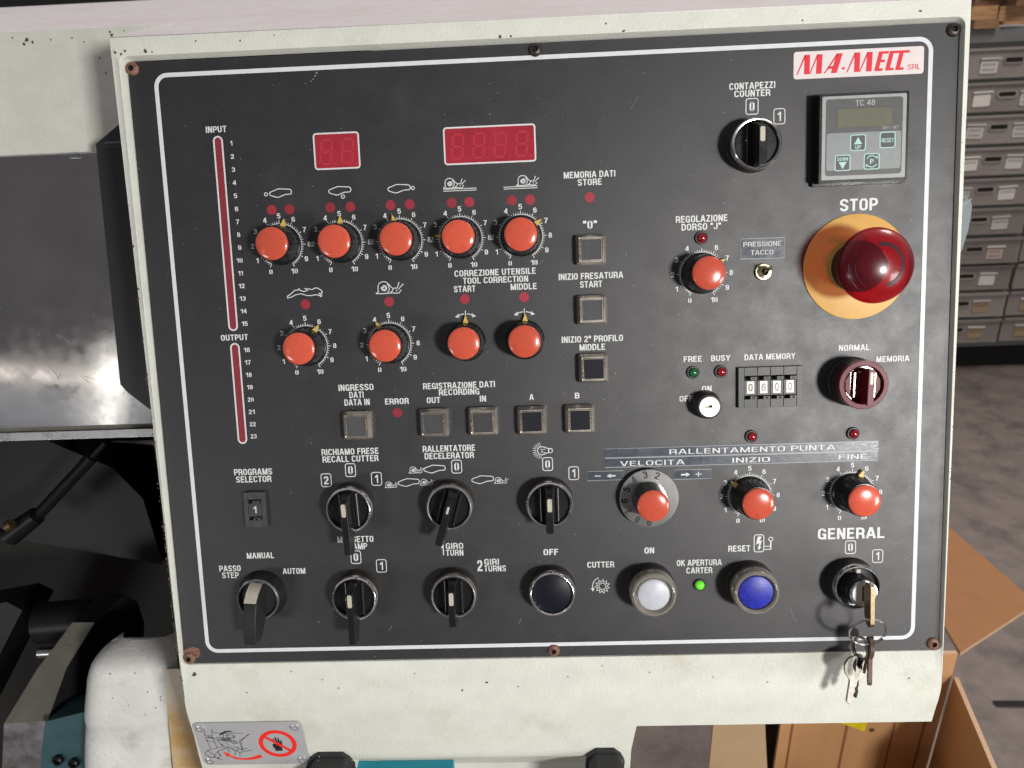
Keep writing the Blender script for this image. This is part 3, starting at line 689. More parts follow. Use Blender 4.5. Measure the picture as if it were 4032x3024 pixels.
picto(lambda m: (sole(m, -41.1, -69.9, 13.6), snail(m, -34.2, -72.5, 8.9, 0.35)), 'shoe sole before a snail')
def arrows(m, x):
    m.stroke([(x, 34.6), (x, 30.6)], 0.5, ZP, 'white_print')
    for s in (-1, 1):
        m.stroke([(x+s*0.9, 32.7), (x+s*3.0, 32.2), (x+s*4.6, 31.6)], 0.5, ZP, 'white_print')
        p = [(x+s*6.4, 31.0), (x+s*3.9, 32.9), (x+s*3.9, 30.4)]
        m.flat(p if s < 0 else p[::-1], ZP, 'white_print')
picto(lambda m: arrows(m, -47.3), 'left and right arrows under START'); picto(lambda m: arrows(m, -11.8), 'left and right arrows under MIDDLE')
def bulb(m):
    X, Y = -2.6, -52.7
    pts = [(X+(x-300)*0.0712, Y-(y-580)*0.0712) for x, y in ((340,563),(318,556),(300,548),(280,544),(262,550),(248,562),(242,580),(248,598),(262,612),(282,616),(304,610),(322,602),(340,600))]
    m.stroke(pts, 0.5, ZP, 'white_print')
    m.stroke([(X+(x-300)*0.0712, Y-(y-580)*0.0712) for x, y in ((340,563),(340,600),(365,598),(371,590),(371,572),(365,565))], 0.5, ZP, 'white_print', True)
    m.stroke([(X+(x-300)*0.0712, Y-(y-580)*0.0712) for x, y in ((312,598),(290,592),(275,597),(284,580),(272,566),(292,570),(312,566))], 0.3, ZP, 'white_print')
    for k in range(12):
        a = math.radians(98+k*15.5); c = (X-1.9, Y)
        m.stroke([(c[0]+3.0*math.cos(a), c[1]+3.0*math.sin(a)), (c[0]+5.2*math.cos(a), c[1]+5.2*math.sin(a))], 0.32, ZP, 'white_print')
picto(bulb, 'light bulb with rays')
def gear(m):
    c = (31.2, -140.5)
    m.stroke(arc(c[0], c[1], 2.1, 0, 352, 24), 0.4, ZP, 'white_print', True)
    pts = []
    for k in range(11):
        a = 2*PI*k/11; pts += [(c[0]+2.9*math.cos(a), c[1]+2.9*math.sin(a)), (c[0]+4.6*math.cos(a+0.36), c[1]+4.6*math.sin(a+0.36))]
    m.stroke(pts, 0.4, ZP, 'white_print', True)
    m.stroke(arc(c[0], c[1], 6.1, 110, 190, 14), 0.45, ZP, 'white_print')
    m.flat([(c[0]-7.2, c[1]-1.0), (c[0]-5.9, c[1]-3.4), (c[0]-4.9, c[1]-0.9)], ZP, 'white_print')
picto(gear, 'toothed cutter wheel with turning arrow')
def bolt(m):
    c = (128.3, -115.0); m.stroke(rrect(c[0], c[1], 5.9, 10.9, 1.5, 4), 0.55, ZP, 'white_print', True)
    m.flat([(c[0]+1.6, c[1]+4.3), (c[0]-0.8, c[1]+4.3), (c[0]-1.9, c[1]-0.9), (c[0]+0.1, c[1]+0.2), (c[0]-0.1, c[1]-2.2), (c[0]-0.9, c[1]-2.0), (c[0]-0.2, c[1]-4.5), (c[0]+1.5, c[1]-2.3), (c[0]+0.6, c[1]-2.2), (c[0]+1.9, c[1]+2.0), (c[0]+0.3, c[1]+1.2)], ZP, 'white_print')
    m.stroke([(c[0]+3.0, c[1]-2.0), (c[0]+7.0, c[1]-2.0)], 0.5, ZP, 'white_print'); m.stroke([(c[0]+3.0, c[1]-4.0), (c[0]+7.2, c[1]-4.0)], 0.5, ZP, 'white_print')
    m.stroke([(c[0]+7.2, c[1]-4.2), (c[0]+7.2, c[1]+1.2)], 0.8, ZP, 'white_print'); m.stroke(arc(c[0]+7.2, c[1]+2.5, 1.25, 0, 345, 16), 0.5, ZP, 'white_print', True)
picto(bolt, 'boxed lightning arrow with a lever')

# knob scales --------------------------------------------------------------
KNOBS = [ # x, y, pointer value, has scale, what tells it apart
 (-156.5,77.6,5.45,1,'first from the left in the upper knob row'),(-120.0,77.5,5.1,1,'second in the upper knob row'),(-84.1,77.5,4.5,1,'third in the upper knob row'),
 (-48.1,77.4,2.25,1,'fourth in the upper knob row, under the snail at the left of its line'),(-12.1,77.3,6.75,1,'last of the upper knob row'),
 (-145.1,16.2,6.1,1,'under the running hare'),(-94.0,16.1,4.05,1,'under the single large snail'),(-47.6,16.0,5.05,0,'under START'),(-12.1,15.9,5.1,0,'under MIDDLE'),
 (94.1,51.4,6.95,2,'under REGOLAZIONE'),(122.6,-84.6,3.3,1,'under INIZIO'),(184.3,-84.4,5.7,1,'under FINE')]
for x, y, v, sc_, lab in KNOBS:
    if not sc_: continue
    mb = MB()
    def at(a, r): return (x+r*math.sin(math.radians(a)), y+r*math.cos(math.radians(a)))
    mb.stroke([at(-150+k*5, 12.75) for k in range(61)], 0.42, ZP, 'white_print')
    for k in range(51):
        a = -150+k*6; big = k % 5 == 0
        mb.stroke([at(a, 12.7), at(a, 14.9 if big else 13.95)], 0.42 if big else 0.34, ZP, 'white_print')
    for k in range(11):
        if k == 5 and sc_ == 2: continue
        a = -150+k*30; r = 17.2
        if k in (0, 10): a *= 1.035
        p = at(a, r); text(mb, str(k), p[0], p[1], {10: 4.0, 1: 1.35}.get(k, 2.05), 3.05, ZP, 'white_print', 0.03)
    printed(mb, 'dial_scale', 'printed scale 0 to 10 of the knob '+lab)

# fine scratches and smears on the faceplate
mb = MB()
for pts, w in ([[(195.0, -36.5), (201.5, -39.5), (205.5, -44.5)], .28], [[(191.5, -76.5), (205, -71), (213.5, -66.5)], .22], [[(216, -128.0), (226, -121), (234.5, -116)], .26], [[(207.5, -121.5), (212.0, -117.0), (216.0, -115.0)], .26], [[(53.5, 147.0), (58.5, 154.5)], .20], [[(210, 62), (216, 56), (221, 55)], .3], [[(196, -8.5), (199, -10), (203, -15)], .22], [[(206, -30), (209, -36)], .2],
               [[(160, 21), (172, 23), (186, 22)], .3], [[(170, 18.5), (184, 20)], .2], [[(214, -70), (216, -64)], .22], [[(219, -92), (226, -88)], .25], [[(148, -158), (150, -164), (152, -166)], .3], [[(-22, -164), (-20.5, -160.5)], .35], [[(-105, -166.5), (-103, -163.5)], .3], [[(-2, 60), (1, 63)], .2]):
    mb.stroke(pts, w, ZP-0.06, 'scratch')
for x, y, r in ((-128.0, 179.5-4.0, .75), (-129.0, 173.8, .6), (-130.2, 172.1, .45), (-131.6, 171.0, .4), (-186, 60.8, .35), (-70, -88, .3), (-140, -152, .5), (-138, -157, .4), (-150, -160, .5), (-28, 148, .4), (-20, 97, .3), (36, 118, .3), (140, 104, .35), (60, -160, .3)): mb.disc(x, y, r, ZP-0.06, 'scratch', 10)
printed(mb, 'scratches', 'fine scratches and dust specks')

# ---- rotary knobs
def knob_meshes():
    b = MB(); n = 48
    b.lathe([(12.0, 0.2), (12.0, 1.2), (11.4, 1.6)], 'black_plastic', n)
    rows = []   # fluted body
    for (z, r) in ((1.6, 11.3), (8, 10.8), (14.4, 10.2), (15.2, 9.8)):
        rows.append([(r+(0.16 if k % 2 else -0.16))*1.0 for k in range(n)] + [z])
    vs = []; 
    for row in rows:
        for k in range(n): vs.append((row[k]*math.cos(2*PI*k/n), row[k]*math.sin(2*PI*k/n), row[n]))
    b.add(vs, [(j*n+k, j*n+(k+1) % n, (j+1)*n+(k+1) % n, (j+1)*n+k) for j in range(3) for k in range(n)], 'black_plastic')
    b.lathe([(9.85, 15.2), (9.3, 15.25)], 'black_plastic', n)
    c = MB(); c.lathe([(9.45, 14.9), (9.5, 16.0), (9.35, 16.35), (8.6, 16.75), (7.0, 17.15), (5.0, 17.45), (2.5, 17.62), (0, 17.68)], 'orange_cap', 48)
    p = MB(); p.prism([(-1.75, 11.0), (1.75, 11.0), (0.18, 15.6), (-0.18, 15.6)], 0.9, 2.6, 'yellow_pointer', 0.92)
    return b, c, p
kb, kc, kp = knob_meshes()
proto = None
for x, y, v, sc_, lab in KNOBS:
    a = -math.radians((v-5)*30)
    if proto is None:
        proto = empty('rotary_knob', console, (x, y, 0), a); kb.build('knob_body', proto, sharp=20); kc.build('cap', proto, sharp=60); kp.build('pointer', proto)
        k = proto
    else: k = copy_tree(proto, console, (x, y, 0), a)
    if lab in ('under INIZIO', 'under FINE', 'under REGOLAZIONE'): k.scale = (1, 1, 1.13)
    k['label'] = 'black knob with orange cap, '+lab
# speed knob on a numbered silver dial
kv = empty('rotary_knob', console, (60.6, -83.5, 0), 0); kv['label'] = 'black knob with orange cap on a numbered silver disc, under VELOCITA'
mb = MB(); mb.lathe([(14, 0.1), (14, 3.0), (17.6, 3.2), (18.1, 3.7), (17.9, 4.3), (9, 4.5)], 'disc_metal', 64)
for i, s in enumerate('23456789'):
    a = -20+i*28.5; r = 15.0
    text(mb, s, -r*math.sin(math.radians(a)), r*math.cos(math.radians(a)), 2.6, 4.4, 4.56, 'ink_black', 0.02, math.radians(a))
mb.build('numbered_disc', kv, sharp=30)
b2 = MB(); b2.lathe([(10.6, 4.4), (10.4, 7.5), (10.0, 15), (9.6, 19.6), (9.0, 20.0)], 'black_plastic', 48); b2.build('knob_body', kv)
for ch in proto.children:
    if ch.name.startswith('cap'):
        c2 = ch.copy(); COL.objects.link(c2); c2.parent = kv; c2.location = (0, 0, 4.2*MM)

# ---- square push buttons
def sq_loop(w, z, r=0.8): return [(p[0], p[1], z) for p in rrect(0, 0, w, w, r, 3)]
def square_button():
    b = MB(); loops = [sq_loop(17.4, 0.1, 1.2), sq_loop(17.4, 3.4, 1.2), sq_loop(16.9, 4.0, 1.1), sq_loop(14.3, 6.9, 0.7), sq_loop(13.9, 6.9, 0.6), sq_loop(13.6, 6.0, 0.6), sq_loop(13.0, 6.0, 0.5), sq_loop(12.3, 7.3, 0.5), sq_loop(11.8, 7.3, 0.4), sq_loop(11.8, 6.8, 0.4)]
    n = len(loops[0]); v = [p for l in loops for p in l]
    b.add(v, [(j*n+k, j*n+(k+1) % n, (j+1)*n+(k+1) % n, (j+1)*n+k) for j in range(len(loops)-1) for k in range(n)], 'nickel')
    return b
fr0 = square_button().mesh('frame', sharp=22)
SQ = [(28.6,67.7,'under "0"','smoked_glass'),(28.4,32.4,'under INIZIO FRESATURA START','smoked_glass'),(28.5,-2.5,'under INIZIO 2° PROFILO MIDDLE','dark_glass'),(-116.3,-32.9,'under INGRESSO DATI','smoked_glass'),(-69.1,-32.8,'under OUT','smoked_glass'),(-39.1,-32.8,'under IN','smoked_glass'),(-9.4,-33.2,'under the letter A','dark_glass'),(19.6,-33.2,'under the letter B','dark_glass')]
sqf = {}
for m_ in ('smoked_glass', 'dark_glass'):
    f_ = MB(); f_.flat(rrect(0, 0, 11.9, 11.9, 0.4, 3), 6.85, m_); sqf[m_] = f_.mesh('lens')
for x, y, lab, m_ in SQ:
    sb = empty('square_button', console, (x, y, 0)); sb['label'] = 'square push button with metal frame '+lab
    for nm, me in (('frame', fr0), ('lens', sqf[m_])):
        o = bpy.data.objects.new(nm, me); COL.objects.link(o); o.parent = sb

# ---- round indicator lamps
lc = MB(); lc.lathe([(3.9, 0.05), (3.9, 1.1), (3.5, 1.6), (3.1, 1.6), (2.9, 0.9), (2.75, 0.9)], 'grey_plastic', 28)
lcm = lc.mesh('collar')
def lens(m_):
    l = MB(); l.lathe([(2.75, 0.6), (2.7, 1.7), (2.3, 2.5), (1.5, 3.1), (0.7, 3.35), (0, 3.4)], m_, 24); return l.mesh('lens', sharp=70)
LENS = {k: lens(k) for k in ('red_lens', 'green_lens', 'green_lit')}
for x, y, m_, lab in ((93.9,72.2,'red_lens','unlit red lamp under REGOLAZIONE'),(88.5,-7.3,'green_lens','unlit green lamp under FREE'),(105.1,-7.3,'red_lens','unlit red lamp under BUSY'),(123.4,-47.5,'red_lens','unlit red lamp above the word PUNTA tape near its middle'),(184.2,-47.5,'red_lens','unlit red lamp above the right end of the tape'),(91.8,-140.8,'green_lit','lit green lamp under OK APERTURA CARTER')):
    il = empty('indicator_lamp', console, (x, y, 0)); il['label'] = lab
    for nm, me in (('collar', lcm), ('lens', LENS[m_])):
        o = bpy.data.objects.new(nm, me); COL.objects.link(o); o.parent = il

# ---- selector switches with lever handles
def bezel_mesh(mring):
    b = MB()
    b.lathe([(14.9, 0.05), (14.9, 1.2), (14.5, 1.6), (14.5, 8.2), (14.3, 9.0)], 'dirty_collar', 56)
    b.lathe([(14.4, 9.0), (14.2, 10.8), (13.8, 11.6), (13.3, 11.95), (12.7, 11.85), (12.25, 11.3), (12.05, 10.4)], mring, 56)
    b.lathe([(12.05, 10.4), (12.05, 8.4)], 'black_matt', 56)
    return b.mesh('bezel', sharp=40)
BEZ = {k: bezel_mesh(k) for k in ('chrome', 'worn_chrome')}
ins = MB(); ins.lathe([(12.04, 8.8), (11.6, 9.6), (0, 9.6)], 'black_plastic', 48)
for s_ in (-1, 1): ins.tube([(s_*4.9, -10.3, 10.0), (s_*4.9, 10.3, 10.0)], 1.1, 'gloss_black', 14)
INS = ins.mesh('dial_insert')
def lever(L, hw):
    b = MB()
    prof = [(11.2, 9.7), (11.0, 13.5), (8.6, 20.5), (7.6, 22.6), (-L+0.4, 22.6), (-L, 22.2), (-L, 16.5), (-min(L-3, 14.5), 12.4), (-11.6, 9.7)]
    # wider foot than top edge
    n = len(prof); v = []
    for sgn in (-1, 1):
        for (y, z) in prof:
            w = hw*(1.0 if z > 18 else 1.35); v.append((sgn*w, y, z))
    b.add(v, [tuple(range(n)), tuple(range(2*n-1, n-1, -1))]+[(n+i, n+(i+1) % n, (i+1) % n, i) for i in range(n)], 'black_plastic')
    return b
def selector(x, y, rot, L, hw, ring, label, marker=(7.0, 0.0, 2.7, 8.0)):
    s = empty('selector_switch', console, (x, y, 0)); s['label'] = label
    for nm, me in (('bezel', BEZ[ring]), ('dial_insert', INS)):
        o = bpy.data.objects.new(nm, me); COL.objects.link(o); o.parent = s
        if nm == 'dial_insert': o.rotation_euler = (0, 0, rot)
    lever(L, hw).build('handle', s, (0, 0, 0), rot, bevel=0.45, sharp=30)
    if marker:
        y1, _, w, l = marker
        m_ = MB(); m_.flat(rrect(0, y1-l/2, w, l, min(w, l)*0.35, 4), 22.66, 'marker_white'); m_.build('marker', s, (0, 0, 0), rot)
    return s
selector(-123.0, -84.0, math.radians(2), 24.5, 2.05, 'chrome', 'selector with long black lever under RECALL CUTTER')
selector(-61.3, -84.0, math.radians(-17), 21.0, 2.05, 'worn_chrome', 'selector with dull ring and lever tilted left under DECELERATOR', (4.0, 0, 1.4, 4.6))
selector(-0.4, -84.0, 0, 14.5, 2.05, 'chrome', 'selector with short lever under the light bulb')
selector(-123.0, -140.5, 0, 24.8, 2.05, 'chrome', 'selector with long black lever under CLAMP')
selector(-61.3, -140.5, 0, 14.8, 2.05, 'worn_chrome', 'selector with short lever under 1 GIRO TURN')
selector(122.8, 123.0, 0, 14.2, 2.05, 'chrome', 'selector with short lever under CONTAPEZZI COUNTER')
# the broad grey lever with a cream nose
s4 = empty('selector_switch', console, (-184.4, -140.5, 0)); s4['label'] = 'selector with broad grey lever and cream nose under MANUAL'
mb = MB(); mb.lathe([(15.6, 0.05), (15.6, 1.0), (15.0, 2.5), (13.8, 7.5), (13.4, 8.6)], 'black_plastic', 56)
mb.lathe([(13.4, 8.6), (13.0, 9.6), (12.3, 9.9), (11.7, 9.2), (11.6, 7.0)], 'chrome', 56); mb.build('bezel', s4)
mb = MB(); mb.lathe([(11.6, 7.6), (0, 7.6)], 'black_matt', 40); mb.build('dial_insert', s4)
mb = MB(); secs = [(10.5, 4.2, 4.6, 8, 12), (7.5, 4.0, 4.8, 8, 18), (3.0, 3.9, 5.0, 8, 22), (-6, 3.9, 5.2, 8, 23.8), (-14, 3.9, 5.0, 10, 23.8), (-20, 3.8, 4.6, 13, 23.2), (-23.6, 3.5, 4.0, 16, 22.4)]
v = []
for (yy, wt, wb, zb, zt) in secs: v += [(-wb, yy, zb), (wb, yy, zb), (wt, yy, zt), (-wt, yy, zt)]
m_ = len(secs)
mb.add(v, [(4*i+j, 4*i+(j+1) % 4, 4*(i+1)+(j+1) % 4, 4*(i+1)+j) for i in range(m_-1) for j in range(4)]+[(3, 2, 1, 0), tuple(4*(m_-1)+j for j in range(4))], 'black_matt')
mb.build('handle', s4, (0, 0, 0), math.radians(-4), bevel=0.7, sharp=50)
mb = MB(); mb.add([(-4.0, 11.4, 11.5), (4.0, 11.4, 11.5), (3.9, 7.6, 18.3), (-3.9, 7.6, 18.3), (3.7, 3.0, 22.35), (-3.7, 3.0, 22.35), (-4.1, 11.0, 9), (4.1, 11.0, 9)], [(0, 1, 2, 3), (3, 2, 4, 5), (6, 7, 1, 0)], 'marker_white')
mb.build('marker', s4, (0, 0.25, 0.35), math.radians(-4), sharp=60)
# the red illuminated selector
sr = empty('selector_switch', console, (183.2, -16.0, 0)); sr['label'] = 'translucent red selector between NORMAL and MEMORIA'
mb = MB(); mb.lathe([(14.9, 0.05), (14.9, 1.5), (14.4, 2.0), (14.4, 11.5)], 'dirty_collar', 56); mb.build('collar', sr)
mb = MB(); mb.lathe([(14.3, 11.5), (14.3, 15.8), (13.9, 16.3)], 'red_plastic', 56); mb.lathe([(13.9, 16.3), (11.5, 16.5)], 'pink_plastic', 56); mb.lathe([(11.5, 16.5), (11.2, 16.9), (10.9, 16.5), (10.7, 14.0), (0, 14.0)], 'red_plastic', 56); mb.build('bezel', sr)
mb = MB()
mb.prism([(7.4, -6.9), (9.9, -2.6), (9.9, 2.6), (7.4, 6.9)], 14, 14.8, 'pink_plastic'); mb.prism([(-7.2, 6.9), (-9.8, 2.6), (-9.8, -2.6), (-7.2, -6.9)], 14, 14.8, 'pink_plastic'); mb.build('dial_insert', sr)
mb = MB(); mb.prism([(-6.9, -7.9), (6.9, -7.9), (6.9, 7.9), (-6.9, 7.9)], 14.0, 16.2, 'red_plastic', 0.9); mb.box(-1.8, 1.8, -10.9, 9.6, 16.0, 25.0, 'red_plastic'); mb.flat([(-1.6, -10.6), (1.6, -10.6), (1.6, 9.3), (-1.6, 9.3)], 25.06, 'pink_plastic'); mb.build('handle', sr, (0.4, 0, 0), math.radians(-2), bevel=0.3)
mb = MB(); mb.flat(rrect(0, 4.8, 1.7, 7.2, 0.8, 4), 25.12, 'marker_white'); mb.build('marker', sr, (0.4, 0, 0), math.radians(-2))

# ---- round push buttons
def push(x, y, lab, kind):
    p = empty('push_button', console, (x, y, 0)); p['label'] = lab
    c = MB(); c.lathe([(14.9, 0.05), (14.9, 1.2), (14.4, 1.8), (14.4, 9.0)], 'dirty_collar', 56); c.build('collar', p)
    b = MB(); l = MB()
    if kind == 'black':
        b.lathe([(14.4, 9.0), (14.1, 10.6), (13.5, 11.6), (12.9, 11.8), (12.3, 11.2), (12.2, 9.0)], 'chrome', 56)
        l.lathe([(11.9, 8.0), (11.9, 10.0), (11.3, 10.4), (0, 10.1)], 'black_lens', 48)
    else:
        b.lathe([(14.3, 9.0), (14.2, 13.0), (13.7, 15.2), (12.9, 16.3), (12.1, 16.6), (11.3, 16.0), (11.0, 14.5), (10.6, 14.2), (10.2, 14.4)], 'clear_collar', 56)
        m_ = 'white_lens' if kind == 'white' else 'blue_lens'
        if kind == 'blue':
            b.lathe([(11.1, 14.6), (10.4, 15.2), (10.0, 14.8)], 'black_plastic', 48)
            l.lathe([(10.4, 13.6), (10.3, 14.9), (9.6, 15.3), (0, 15.1)], m_, 48)
        else:
            b.lathe([(10.6, 14.3), (10.2, 15.0), (9.6, 14.6)], 'clear_collar', 48)
            l.lathe([(9.8, 13.6), (9.6, 15.0), (9.0, 15.5), (0, 15.4)], m_, 48)
    b.build('bezel', p, sharp=50); l.build('lens', p, sharp=50)
push(-0.4, -140.4, 'black push button with pitted chrome ring under OFF', 'black')
push(60.9, -140.5, 'white push button in clear collar under ON', 'white')
push(122.5, -140.5, 'blue push button in clear collar under RESET', 'blue')

# ---- emergency stop
es = empty('emergency_stop', console, (183.8, 52.0, 0)); es['label'] = 'red mushroom stop button on a yellow disc'
mb = MB(); mb.lathe([(30.6, 0.2), (30.6, 0.7), (30.2, 0.9), (0, 0.9)], 'yellow_disc', 96); mb.build('disc', es)
mb = MB(); mb.lathe([(14.5, 0.9), (14.5, 8.0), (10.5, 9.0), (9.6, 9.5), (9.6, 20.0), (8, 24.0), (0, 24.5)], 'black_matt', 48)
mb.build('stem', es)
mb = MB(); mb.lathe([(11.2, 17.5), (16.5, 20.0), (20.2, 23.0), (21.0, 25.5), (20.6, 27.5), (18.8, 30.0), (15.5, 32.4), (12.5, 33.6), (9.0, 34.9), (5.0, 35.8), (0, 36.1)], 'translucent_red', 72); mb.build('mushroom_head', es, sharp=70)
mb = MB()
pts = arc(0, 0, 15.6, 172, 238, 16)
def dz(x, y):
    r = math.hypot(x, y); prof = [(21, 25.5), (20.6, 27.5), (18.8, 30.0), (15.5, 32.4), (12.5, 33.6), (9, 34.9), (0, 36.1)]
    for (r1, z1), (r2, z2) in zip(prof, prof[1:]):
        if r2 <= r <= r1: return z1+(z2-z1)*(r1-r)/(r1-r2)
    return 25.5
mb2 = MB()
ra = [arc(0, 0, r_, -75, 100, 36) for r_ in (10.2, 11.4, 12.6)]
vv = [(x, y, dz(x, y)+0.12) for A_ in ra for x, y in A_]
mb2.add(vv, [(j*37+k, (j+1)*37+k, (j+1)*37+k+1, j*37+k+1) for j in range(2) for k in range(36)], 'ring_tint'); mb2.build('inner_ring', es)
outl = [(r*math.cos(math.radians(a)), r*math.sin(math.radians(a))) for r, a in [(17.0, 236), (17.0, 220), (17.0, 205), (17.0, 190), (17.0, 176), (19.2, 176), (15.9, 148), (12.4, 172), (14.1, 174), (14.1, 190), (14.1, 205), (14.1, 220), (14.1, 236)]]
mb.tube([(x, y, dz(x, y)+0.05) for x, y in outl], 0.30, 'ring_tint', 6, closed=True); mb.build('arrow_mark', es)

# ---- counter
ct = empty('piece_counter', console, (183.2, 124.2, 0)); ct['label'] = 'square grey digital counter with four keys'
mb = MB(); mb.prism(rrect(0, 0, 52.4, 51.0, 0.8, 3), 0.1, 3.0, 'black_plastic'); mb.prism(rrect(-0.2, -0.1, 49.4, 48.6, 0.8, 3), 3.0, 9.4, 'black_plastic'); mb.build('bezel', ct, bevel=0.4)
mb = MB(); mb.flat(rrect(-0.2, -0.1, 46.6, 45.8, 0.6, 3), 9.5, 'counter_rim'); mb.flat(rrect(-0.2, 0.2, 42.6, 42.0, 1.6, 4), 9.56, 'counter_face'); mb.flat(rrect(-0.2, -7.6, 41.4, 20.6, 1.4, 4), 9.62, 'counter_pad')
text(mb, 'TC 48', 0.2, 18.6, 10.6, 3.0, 9.62, 'grey_text', 0.012); text(mb, 'OUT / SET', 14.6, 4.6, 9.0, 1.5, 9.62, 'grey_text', 0.006)
fc = mb.build('front_panel', ct)
mb = MB(); mb.flat(rrect(-0.2, 10.8, 31.4, 11.2, 0.2, 2), 9.6, 'counter_key'); mb.flat(rrect(0.1, 10.6, 30.2, 10.0, 0.2, 2), 9.64, 'lcd'); mb.build('display', ct)
def ckey(x, y, kind):
    k = MB(); k.flat(rrect(x, y, 8.9, 8.9, 1.3, 4), 9.66, 'mint'); k.flat(rrect(x, y, 7.7, 7.9, 0.9, 4), 9.70, 'counter_key')
    if kind == 'up': k.flat([(x, y+3.0), (x-2.3, y-0.9), (x+2.3, y-0.9)], 9.74, 'mint'); text(k, 'UP', x, y-2.5, 3.0, 2.0, 9.74, 'mint', 0.02)
    elif kind == 'down': k.flat([(x, y-3.4), (x+2.3, y+0.5), (x-2.3, y+0.5)], 9.74, 'mint'); text(k, 'DOWN', x, y+2.1, 6.0, 1.9, 9.74, 'mint', 0.02)
    elif kind == 'reset': text(k, 'RESET', x, y-0.2, 6.6, 2.3, 9.74, 'mint', 0.02)
    else:
        text(k, 'P', x, y, 1.9, 2.6, 9.74, 'mint', 0.03)
        for a0, a1 in ((35, 150), (215, 330)): k.stroke(arc(x, y, 3.1, a0, a1, 10), 0.5, 9.74, 'mint')
        k.flat([(x+3.4, y+2.9), (x+1.7, y+2.6), (x+3.1, y+1.1)], 9.74, 'mint'); k.flat([(x-3.4, y-2.9), (x-1.7, y-2.6), (x-3.1, y-1.1)], 9.74, 'mint')
    k.build('key_pad', ct)['label'] = {'up': 'key marked UP', 'down': 'key marked DOWN', 'reset': 'worn key marked RESET', 'p': 'key marked P'}[kind]
ckey(-3.4, -3.0, 'up'); ckey(-11.8, -13.8, 'down'); ckey(13.0, -2.2, 'reset'); ckey(4.4, -13.6, 'p')

# ---- logo badge
lg = MB(); lg.flat(rrect(183.1, 166.9, 73.0, 15.0, 1.6, 5), ZP+0.06, 'logo_white')
ZL = ZP+0.14
def letters(m):
    # letters drawn as slanted blades, baseline y0, height H
    y0, H, sl = 161.9, 10.6, 0.24
    def P(x, t): return (x+sl*H*t, y0+H*t)
    def blade(x0, x1, w0, w1, t0=0.0, t1=1.0): m.flat([P(x0, t0), P(x0+w0, t0), P(x1+w1, t1), P(x1, t1)], ZL, 'logo_red')
    def MM_(x):
        blade(x, x+2.0, 0.7, 1.0)
        m.flat([P(x+2.0, 1), P(x+5.1, 1), P(x+7.4, 0), P(x+4.3, 0)], ZL, 'logo_red')
        blade(x+7.2, x+9.0, 0.6, 0.9)
        m.flat([P(x+9.0, 1), P(x+12.1, 1), P(x+14.2, 0), P(x+11.0, 0)], ZL, 'logo_red')
    MM_(148.2)
    blade(163.6, 168.3, 0.8, 1.2); m.flat([P(168.3, 1), P(171.6, 1), P(170.9, 0), P(167.6, 0)], ZL, 'logo_red'); m.flat([P(164.6, .22), P(168.2, .22), P(168.2, .36), P(165.4, .36)], ZL, 'logo_red')
    m.flat([P(173.2, .16), P(174.8, .16), P(174.8, .28), P(173.2, .28)], ZL, 'logo_red')
    MM_(176.3)
    def CC(x, e=False):
        blade(x, x, 2.4, 2.4)
        m.flat([P(x+2.4, .87), P(x+5.6, .87), P(x+5.6, 1), P(x+2.4, 1)], ZL, 'logo_red'); m.flat([P(x+2.4, 0), P(x+4.6, 0), P(x+4.6, .13), P(x+2.4, .13)], ZL, 'logo_red')
        if e: m.flat([P(x+2.4, .44), P(x+4.6, .44), P(x+4.6, .57), P(x+2.4, .57)], ZL, 'logo_red')
    CC(191.9, True); CC(198.0); CC(203.6)
    text(m, 'SRL', 214.2, 163.3, 7.2, 2.9, ZL, 'logo_red', 0.012)
letters(lg); lb = lg.build('logo_badge', console); lb['label'] = 'pale rounded badge with red slanted lettering MA-MECC SRL'

# ---- stuck-on embossed tapes
def tape(poly, items, label):
    m = MB(); m.prism(poly, 0.05, 0.25, 'tape_strip', 1.0, 'tape_edge'); m.stroke(poly, 0.28, 0.29, 'tape_edge', True)
    for it in items: it(m)
    m.build('tape_label', console)['label'] = label
def tx(s, x, y, w, h, b=0.012): return lambda m: text(m, s, x, y, w, h, 0.31, 'white_print', b)
tape([(34.6,-58.4),(199.4,-58.6),(199.4,-52.7),(34.6,-52.8)], [tx('RALLENTAMENTO PUNTA', 123.8, -55.7, 99.9, 3.2)], 'long tape reading RALLENTAMENTO PUNTA')
tape([(34.5,-64.4),(199.3,-64.7),(199.3,-59.0),(34.5,-58.8)], [tx('VELOCITA', 63.4, -62.2, 39.2, 3.1), tx('INIZIO', 123.3, -62.1, 22.6, 3.0), tx('FINE', 184.6, -61.9, 17.3, 2.9)], 'long tape reading VELOCITA INIZIO FINE')
def la(m): m.stroke([(28.1,-69.6),(31.8,-69.6)], 0.6, 0.31, 'white_print'); m.flat([(35.4,-69.7),(37.8,-71.1),(37.8,-68.3)], 0.31, 'white_print'); m.stroke([(37.6,-69.7),(40.8,-69.7)], 1.0, 0.31, 'white_print')
tape([(23.6,-72.4),(45.4,-72.3),(45.4,-66.6),(23.6,-66.6)], [la], 'short tape with minus sign and left arrow')
def ra(m): m.stroke([(80.8,-70.2),(84.0,-70.2)], 1.0, 0.31, 'white_print'); m.flat([(86.3,-70.2),(83.9,-68.8),(83.9,-71.6)], 0.31, 'white_print'); m.stroke([(89.6,-70.1),(93.2,-70.1)], 0.55, 0.31, 'white_print'); m.stroke([(91.4,-71.6),(91.4,-68.6)], 0.55, 0.31, 'white_print')
tape([(76.0,-73.0),(99.1,-73.0),(99.1,-67.2),(76.0,-67.1)], [ra], 'short tape with right arrow and plus sign')
